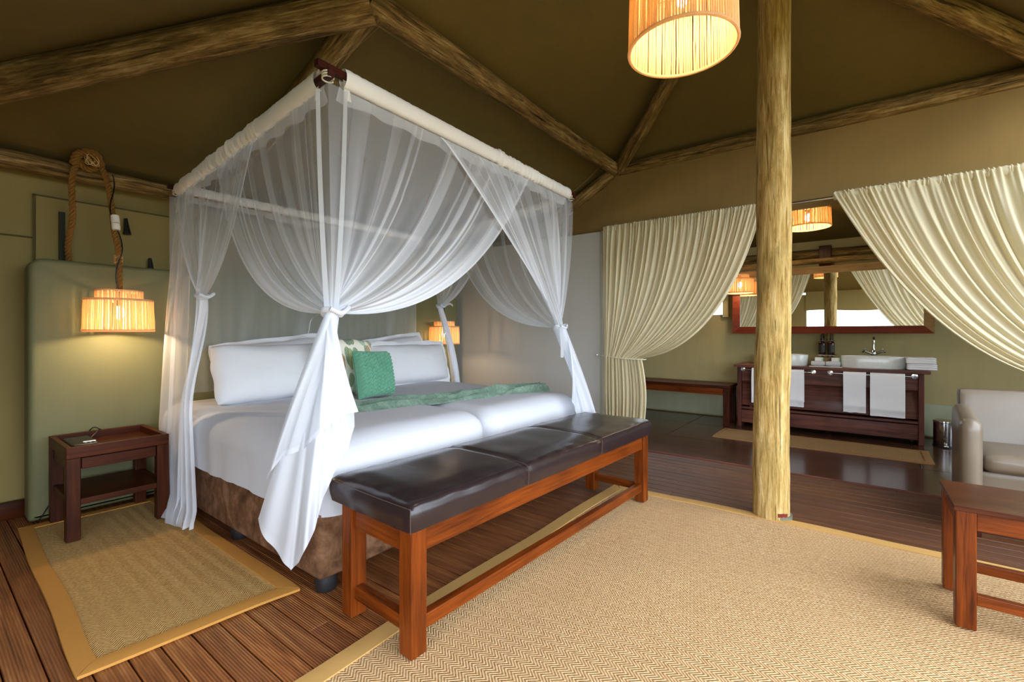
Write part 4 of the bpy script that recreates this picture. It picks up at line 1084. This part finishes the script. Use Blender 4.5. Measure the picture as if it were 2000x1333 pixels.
def basin(cy, label):
    bm = BM(); prof = [(1.0, 0.0), (1.015, .05), (1.02, .118), (1.01, .124), (.95, .124), (.93, .118), (.90, .06), (.75, .03), (.0, .025)]; rings = []
    base = stadium(.118, .158)
    for s, z in prof: rings.append([bm.verts.new((6.33+x*s, cy+y*(s if s > .5 else s), vz+.0005+z)) for x, y in base])
    n = len(base)
    for a, b in zip(rings, rings[1:]):
        for k in range(n): bm.faces.new((a[k], a[(k+1) % n], b[(k+1) % n], b[k]))
    bm.faces.new(rings[0][::-1]); bmesh.ops.remove_doubles(bm, verts=bm.verts, dist=1e-5); bmesh.ops.recalc_face_normals(bm, faces=bm.faces)
    root = thing('basin', label, 'basin', (6.33, cy, vz)); ob('bowl', bm, M['ceramic'], root)
    bm = BM(); lathe(bm, [(0, 0), (.022, 0), (.024, .008), (.012, .016), (0, .018)], 16, (6.33, cy, vz+.026)); ob('plug', bm, M['castor'], root); return root
def tap(cy, label):
    root = thing('tap', label, 'tap', (6.53, cy, vz)); X = 6.53
    bm = BM(); lathe(bm, [(0, 0), (.028, 0), (.030, .01), (.018, .02), (.018, .12), (.024, .14), (.022, .165), (.014, .18), (.012, .20), (0, .20)], 18, (X, cy, vz)); ob('tap_body', bm, M['chrome'], root)
    bm = BM(); tube(bm, path([(X, cy, vz+.17), (X, cy, vz+.27), (X-.02, cy, vz+.31), (X-.07, cy, vz+.325), (X-.115, cy, vz+.30), (X-.12, cy, vz+.27)], 10), .010, 12); ob('spout', bm, M['chrome'], root)
    for s in (-1, 1):
        bm = BM(); tube(bm, [(X, cy, vz+.135), (X-.01, cy+s*.06, vz+.165), (X-.012, cy+s*.078, vz+.175)], [.011, .011, .014], 10)
        c = V3((X-.013, cy+s*.085, vz+.180)); ax = V3((0, s*.8, .5)).normalized(); a = ax.orthogonal().normalized(); b = ax.cross(a)
        for d in (a, b): tube(bm, [c-d*.026, c-d*.02, c+d*.02, c+d*.026], [.009, .005, .005, .009], 8)
        ob('cross_handle', bm, M['chrome'], root)
    return root
basin(-.10, 'white oval basin on the vanity beside the folded towels'); basin(.765, 'white oval basin on the vanity half hidden by the log pole')
tap(-.115, 'chrome cross-handle tap over the basin beside the folded towels'); tap(.765, 'chrome cross-handle tap over the basin behind the pole')
# soap bottles on the post
br = thing('soap_bracket', 'chrome bracket strapped to the log post, holding two bottles', 'bracket', (6.47, .315, .86))
bm = BM(); tube(bm, [(6.50, .315, .86), (6.50, .315, 1.07)], .004, 8); tube(bm, [(6.455, .225, .872), (6.455, .405, .872)], .004, 8); tube(bm, [(6.42, .225, 1.03), (6.42, .405, 1.03)], .0025, 8); ob('bracket_frame', bm, M['chrome'], br)
ob('bracket_base', bx(6.42, 6.50, .235, .395, .862, .868, .002), M['chrome'], br)
def soap(cy, label):
    root = thing('soap_bottle', label, 'bottle', (6.455, cy, .869), 'dark soap bottles on the wall post')
    bm = BM(); lathe(bm, [(0, 0), (.032, 0), (.034, .006), (.034, .13), (.028, .15), (.014, .162), (.013, .172), (0, .172)], 20, (6.455, cy, .869)); b = ob('glass_body', bm, M['amber'], root)
    bm = BM(); lathe(bm, [(.0346, .03), (.0348, .035), (.0348, .11), (.0346, .115)], 20, (6.455, cy, .869)); ob('bottle_label', bm, M['label'], root)
    bm = BM(); lathe(bm, [(0, .170), (.016, .170), (.016, .190), (.006, .194), (.006, .212), (.013, .213), (.013, .222), (0, .222)], 14, (6.455, cy, .869)); box(bm, 6.415, 6.455, cy-.006, cy+.006, .869+.213, .869+.222, .002); ob('pump', bm, M['black'], root)
soap(.358, 'dark pump soap bottle on the wall post, the one nearer the pole'); soap(.272, 'dark pump soap bottle on the wall post, the one nearer the tap')
# tray with rolled cloths
tr = ob('stone_tray', bx(6.10, 6.24, .16, .46, vz+.001, vz+.008, .002), M['ceramic']); tag(tr, 'low tray under the rolled cloths between the basins', 'tray')
def roll(cy, label):
    bm = BM(); n = 26; pts = []
    for k in range(60): a = k*.32; r = .006+.00125*k*.32; pts.append((r*math.cos(a), r*math.sin(a)))
    W2 = .065; rows = [[bm.verts.new((6.17+p[0], cy-W2+2*W2*j/6 + .003*nz(p[0]*80, j, cy), vz+.040+p[1]*(1-.15*abs(j/3-1)**2))) for j in range(7)] for p in pts]
    for i in range(len(rows)-1):
        for j in range(6): bm.faces.new((rows[i][j], rows[i+1][j], rows[i+1][j+1], rows[i][j+1]))
    bmesh.ops.solidify(bm, geom=bm.faces[:], thickness=.004)
    o = ob('rolled_cloth', bm, M['towel'], angle=60); tag(o, label, 'cloth', 'rolled face cloths on the vanity tray')
roll(.378, 'rolled white face cloth on the tray beside the pole-side basin'); roll(.242, 'rolled white face cloth on the tray beside the tap')
for cy, lb in ((.386, 'small white and green soap carton behind the pole-side rolled cloth'), (.231, 'small white and green soap carton behind the tap-side rolled cloth')):
    r_ = thing('soap_carton', lb, 'carton', (6.29, cy, vz)); ob('box_body', bx(6.26, 6.33, cy-.035, cy+.03, vz+.001, vz+.098, .002), M['white'], r_); ob('green_end', bx(6.26, 6.33, cy-.047, cy-.0355, vz+.001, vz+.098, .001), M['soapgreen'], r_)
bm = BM(); lathe(bm, [(0, 0), (.045, 0), (.05, .01), (.045, .085), (.03, .09), (0, .09)], 18, (6.40, .315, vz+.001)); o = ob('stone_jar', bm, M['stone']); tag(o, 'small sand coloured jar behind the rolled cloths', 'jar')
# folded towels
def folded(z0, cy, label, seed):
    bm = BM()
    for k in range(3):
        zz = z0+k*.020; x0, x1, y0, y1 = 6.11+.006*k, 6.40-.004*k, cy-.115+.006*nz(k, seed, 1), cy+.112+.006*nz(k, seed, 2)
        b2 = BM(); box(b2, x0, x1, y0, y1, zz, zz+.020)
        bmesh.ops.subdivide_edges(b2, edges=b2.edges[:], cuts=8, use_grid_fill=True)
        for v in b2.verts:
            tt = (v.co.z-zz)/.020-.5; e = min(v.co.x-x0, x1-v.co.x, v.co.y-y0, y1-v.co.y)
            if e < .004:
                ins = .008*(abs(tt)*2)**2
                v.co.x = min(max(v.co.x, x0+ins), x1-ins); v.co.y = min(max(v.co.y, y0+ins), y1-ins)
            v.co.z += .004*nz(v.co.x*9, v.co.y*9, seed+k*.3)
        me = bpy.data.meshes.new('t'); b2.to_mesh(me); b2.free(); bm.from_mesh(me); bpy.data.meshes.remove(me)
    o = ob('folded_towel', bm, M['towel'], angle=60); tag(o, label, 'towel', 'folded towels on the vanity'); return o
folded(vz+.004, -.487, 'white folded towel at the bottom of the pile on the vanity', 1); folded(vz+.067, -.48, 'white folded towel on top of the pile on the vanity', 5)
# towel bars and hanging towels
def towelbar(y0, y1, label):
    root = thing('towel_bar', label, 'towel rail', (vx-.02, (y0+y1)/2, .69)); z = .688
    bm = BM(); tube(bm, [(vx-.035, y0, z), (vx-.035, y1, z)], .006, 10); ob('rod', bm, M['chrome'], root)
    for y in (y0, y1):
        bm = BM(); tube(bm, [(vx+.021, y, z), (vx+.012, y, z), (vx+.010, y, z), (vx-.045, y, z)], [.026, .026, .010, .010], 14); ob('mount', bm, M['chrome'], root)
towelbar(.42, 1.127, 'chrome towel bar on the vanity half behind the pole'); towelbar(-.43, .265, 'chrome towel bar on the vanity below the folded towels')
def towel(yc, w, zb, label, seed, zb2=None):
    bm = BM(); z = .688
    prof = [(vx-.010, zb2 or zb+.05)] + [(vx-.014, z-.10), (vx-.020, z-.01), (vx-.026, z+.010), (vx-.035, z+.016), (vx-.046, z+.010), (vx-.052, z-.01), (vx-.056, z-.1), (vx-.058, (z+zb)/2), (vx-.058, zb+.09), (vx-.061, zb+.085), (vx-.061, zb+.06), (vx-.058, zb+.055), (vx-.058, zb)]
    rows = []
    for i, (x, zz) in enumerate(prof):
        rows.append([bm.verts.new((x+.004*nz(t*4, zz*6, seed)*(1 if zz < z-.05 else 0), yc+(t/12-.5)*w*(1+.02*nz(zz*5, seed, 2)), zz+.006*nz(t*.3, seed, i)*(zz < z-.2))) for t in range(13)])
    for a, b in zip(rows, rows[1:]):
        for k in range(12): bm.faces.new((a[k], a[k+1], b[k+1], b[k]))
    bmesh.ops.recalc_face_normals(bm, faces=bm.faces); bmesh.ops.solidify(bm, geom=bm.faces[:], thickness=-.009)
    o = ob('hanging_towel', bm, M['towel'], angle=70); tag(o, label, 'towel', 'white towels hanging on the vanity bars')
towel(.92, .20, .305, 'hanging white towel beside the pole on the bath bench side', 1); towel(.60, .20, .30, 'hanging white towel just past the pole, beside the bar end', 2)
towel(.052, .19, .29, 'narrow hanging white hand towel below the basin', 3); towel(-.215, .275, .272, 'wide hanging white bath towel below the folded pile', 4)
# mirror
mi = thing('mirror', 'wide wood-framed mirror above the vanity', 'mirror', (6.5, .36, 1.5))
mx, my0, my1, mz0, mz1, fw = 6.50, -.615, 1.32, 1.115, 1.905, .085
def frame_piece(a, b, c, d, nm, m):
    bm = BM(); f = [bm.verts.new((mx-.035, p[0], p[1])) for p in (a, b)] + [bm.verts.new((mx-.022, p[0], p[1])) for p in (c, d)]
    k = [bm.verts.new((mx+.01, p[0], p[1])) for p in (a, b, c, d)]
    bm.faces.new(f); bm.faces.new(k[::-1])
    for i in range(4): bm.faces.new((f[i], f[(i+1) % 4], k[(i+1) % 4], k[i]))
    bmesh.ops.recalc_face_normals(bm, faces=bm.faces); return ob(nm, bm, M[m], mi, smooth=False)
O = [(my0, mz0), (my1, mz0), (my1, mz1), (my0, mz1)]; I = [(my0+fw, mz0+fw), (my1-fw, mz0+fw), (my1-fw, mz1-fw), (my0+fw, mz1-fw)]
frame_piece(O[0], O[1], I[1], I[0], 'frame_piece', 'mirrorwood'); frame_piece(O[1], O[2], I[2], I[1], 'frame_piece', 'mirrorwood')
p = frame_piece(O[2], O[3], I[3], I[2], 'frame_piece', 'mirrorwood_pale'); p['label'] = 'paler timeworn top piece'
p = frame_piece(O[3], O[0], I[0], I[3], 'frame_piece', 'mirrorwood_pale'); p['label'] = 'paler timeworn end piece'
ob('glass', bx(mx-.012, mx-.004, my0+fw-.01, my1-fw+.01, mz0+fw-.01, mz1-fw+.01), M['mirror'], mi, smooth=False)
# bathroom window beyond the tied curtain
wn = ob('window_2', bx(6.645, 6.65, 1.47, 2.91, 1.36, 1.89), M['glass']); struct(wn); wn['label'] = 'bright bathroom window beside the mirror'
for a in ((1.40, 1.475, 1.33, 1.90), (2.90, 2.96, 1.33, 1.90)): ob('window_flap', bx(6.615, 6.652, *a, .004), M['bathwall'], wn)
wn3 = ob('window_added', bx(4.38, 6.52, -3.305, -3.30, .53, 2.07), M['glass']); struct(wn3)  # unseen window, added to bring more daylight into the bathroom
# bench in the bathroom
bb = thing('bath_bench', 'low dark wooden bench beside the vanity end', 'bench', (6.2, 1.85, 0))
ob('seat', bx(5.93, 6.38, 1.245, 2.55, .455, .49, .004), M['darkwood_y'], bb)
for lx in (5.945, 6.30):
    for ly in (1.255, 2.47): leg(lx, lx+.065, ly, ly+.065, .004, .455, 'darkwood_z', bb)
ob('apron', bx(5.955, 5.98, 1.32, 2.47, .37, .455, .003), M['redwood_y'], bb); ob('apron', bx(6.335, 6.36, 1.32, 2.47, .37, .455, .003), M['redwood_y'], bb)
for ly in (1.265, 2.50): ob('apron', bx(6.01, 6.30, ly, ly+.025, .37, .455, .003), M['darkwood_x'], bb)
# bins
def bin_(cx, cy, label):
    root = thing('waste_bin', label, 'bin', (cx, cy, .004), 'steel pedal bins beside the vanity'); z = .004
    bm = BM(); lathe(bm, [(0, z+.012), (.083, z+.012), (.085, z+.016), (.085, z+.235), (0, z+.235)], 28, (cx, cy, 0)); ob('drum', bm, M['steel'], root)
    bm = BM(); lathe(bm, [(0, z), (.088, z), (.089, z+.006), (.086, z+.016), (0, z+.016)], 28, (cx, cy, 0)); ob('base_ring', bm, M['castor'], root)
    bm = BM(); lathe(bm, [(.086, z+.237), (.089, z+.240), (.088, z+.252), (.06, z+.262), (0, z+.266)], 28, (cx, cy, 0)); ob('lid', bm, M['steel'], root)
    bm = BM(); box(bm, cx-.125, cx-.08, cy-.018, cy+.018, z+.012, z+.02, .003); ob('pedal', bm, M['steel'], root)
bin_(6.20, -.66, 'steel pedal bin right beside the vanity end'); bin_(6.30, -.86, 'steel pedal bin partly hidden by the armchair')

# ------------------------------------------------------------------ armchair
ac = thing('armchair', 'taupe leather armchair in front of the cream curtain', 'armchair', (3.83, -.80, 0))
def soft(x0, x1, y0, y1, z0, z1, r, fn=None, cuts=14, puff=.0, seed=0):
    bm = BM(); box(bm, x0, x1, y0, y1, z0, z1); bmesh.ops.subdivide_edges(bm, edges=bm.edges[:], cuts=cuts, use_grid_fill=True)
    c = V3(((x0+x1)/2, (y0+y1)/2, (z0+z1)/2)); h = V3(((x1-x0)/2, (y1-y0)/2, (z1-z0)/2))
    for v in bm.verts:
        q = v.co-c; d = V3([max(0, abs(q[i])-(h[i]-r)) for i in range(3)]); l = d.length
        if l > r:
            for i in range(3):
                if d[i] > 0: q[i] = math.copysign(h[i]-r+d[i]*r/l, q[i])
        n_ = V3([q[i]/h[i] for i in range(3)])
        if puff:
            for i in range(3):
                if abs(n_[i]) > .9: q[i] += math.copysign(puff*max(0, 1-n_[(i+1) % 3]**2)*max(0, 1-n_[(i+2) % 3]**2), q[i])
        v.co = c+q
        if fn: v.co = fn(v.co)
    return bm
ob('seat_base', soft(3.60, 4.10, -1.065, -.53, .10, .36, .02), M['taupe'], ac)
ob('seat_cushion', soft(3.57, 4.03, -1.055, -.54, .355, .455, .035, puff=.012), M['taupe'], ac)
for s, (y0, y1) in ((1, (-.535, -.435)), (-1, (-1.16, -1.06))):
    def bend(p, s=s):
        k = sstep(3.5, 4.15, p.x); p.z += .03*k; p.y += -.03*k*s*(1); return p
    ob('arm', soft(3.53, 4.10, y0, y1, .10, .645, .05, bend, 16), M['taupe'], ac)
def lean(p): p.x += max(0, p.z-.35)*.16; return p
ob('backrest', soft(4.00, 4.10, -1.10, -.50, .12, .765, .02, lean, 18, puff=.004), M['taupe'], ac)
for lx in (3.56, 4.04):
    for ly in (-1.11, -.53): leg(lx, lx+.045, ly, ly+.045, .0, .10, 'darkwood_z', ac)

# ------------------------------------------------------------------ side table
tb = thing('coffee_table', 'red-brown wooden coffee table on the large rug in front of the armchair', 'table', (2.58, -.70, 0))
tx0, tx1, ty1, ty0, tz = 2.395, 2.775, -.285, -1.15, .470
ob('table_top', bx(tx0-.006, tx1+.006, ty0-.006, ty1+.006, tz-.018, tz, .003), M['tabletop'], tb)
t = .058
for lx in (tx0, tx1-t):
    for ly in (ty0, ty1-t): leg(lx, lx+t, ly, ly+t, .014, tz-.018, 'redwood_z', tb)
for lx in (tx0+.008, tx1-.036): ob('apron', bx(lx, lx+.028, ty0+t, ty1-t, tz-.085, tz-.018, .003), M['redwood_y'], tb)
for ly in (ty0+.008, ty1-.036): ob('apron', bx(tx0+t, tx1-t, ly, ly+.028, tz-.085, tz-.018, .003), M['redwood_x'], tb)
for lx in (tx0+.012, tx1-.04): ob('stretcher', bx(lx, lx+.028, ty0+t, ty1-t, .105, .145, .003), M['redwood_y'], tb)
for ly in (ty0+.012,): ob('stretcher', bx(tx0+t, tx1-t, ly, ly+.028, .105, .145, .003), M['redwood_x'], tb)
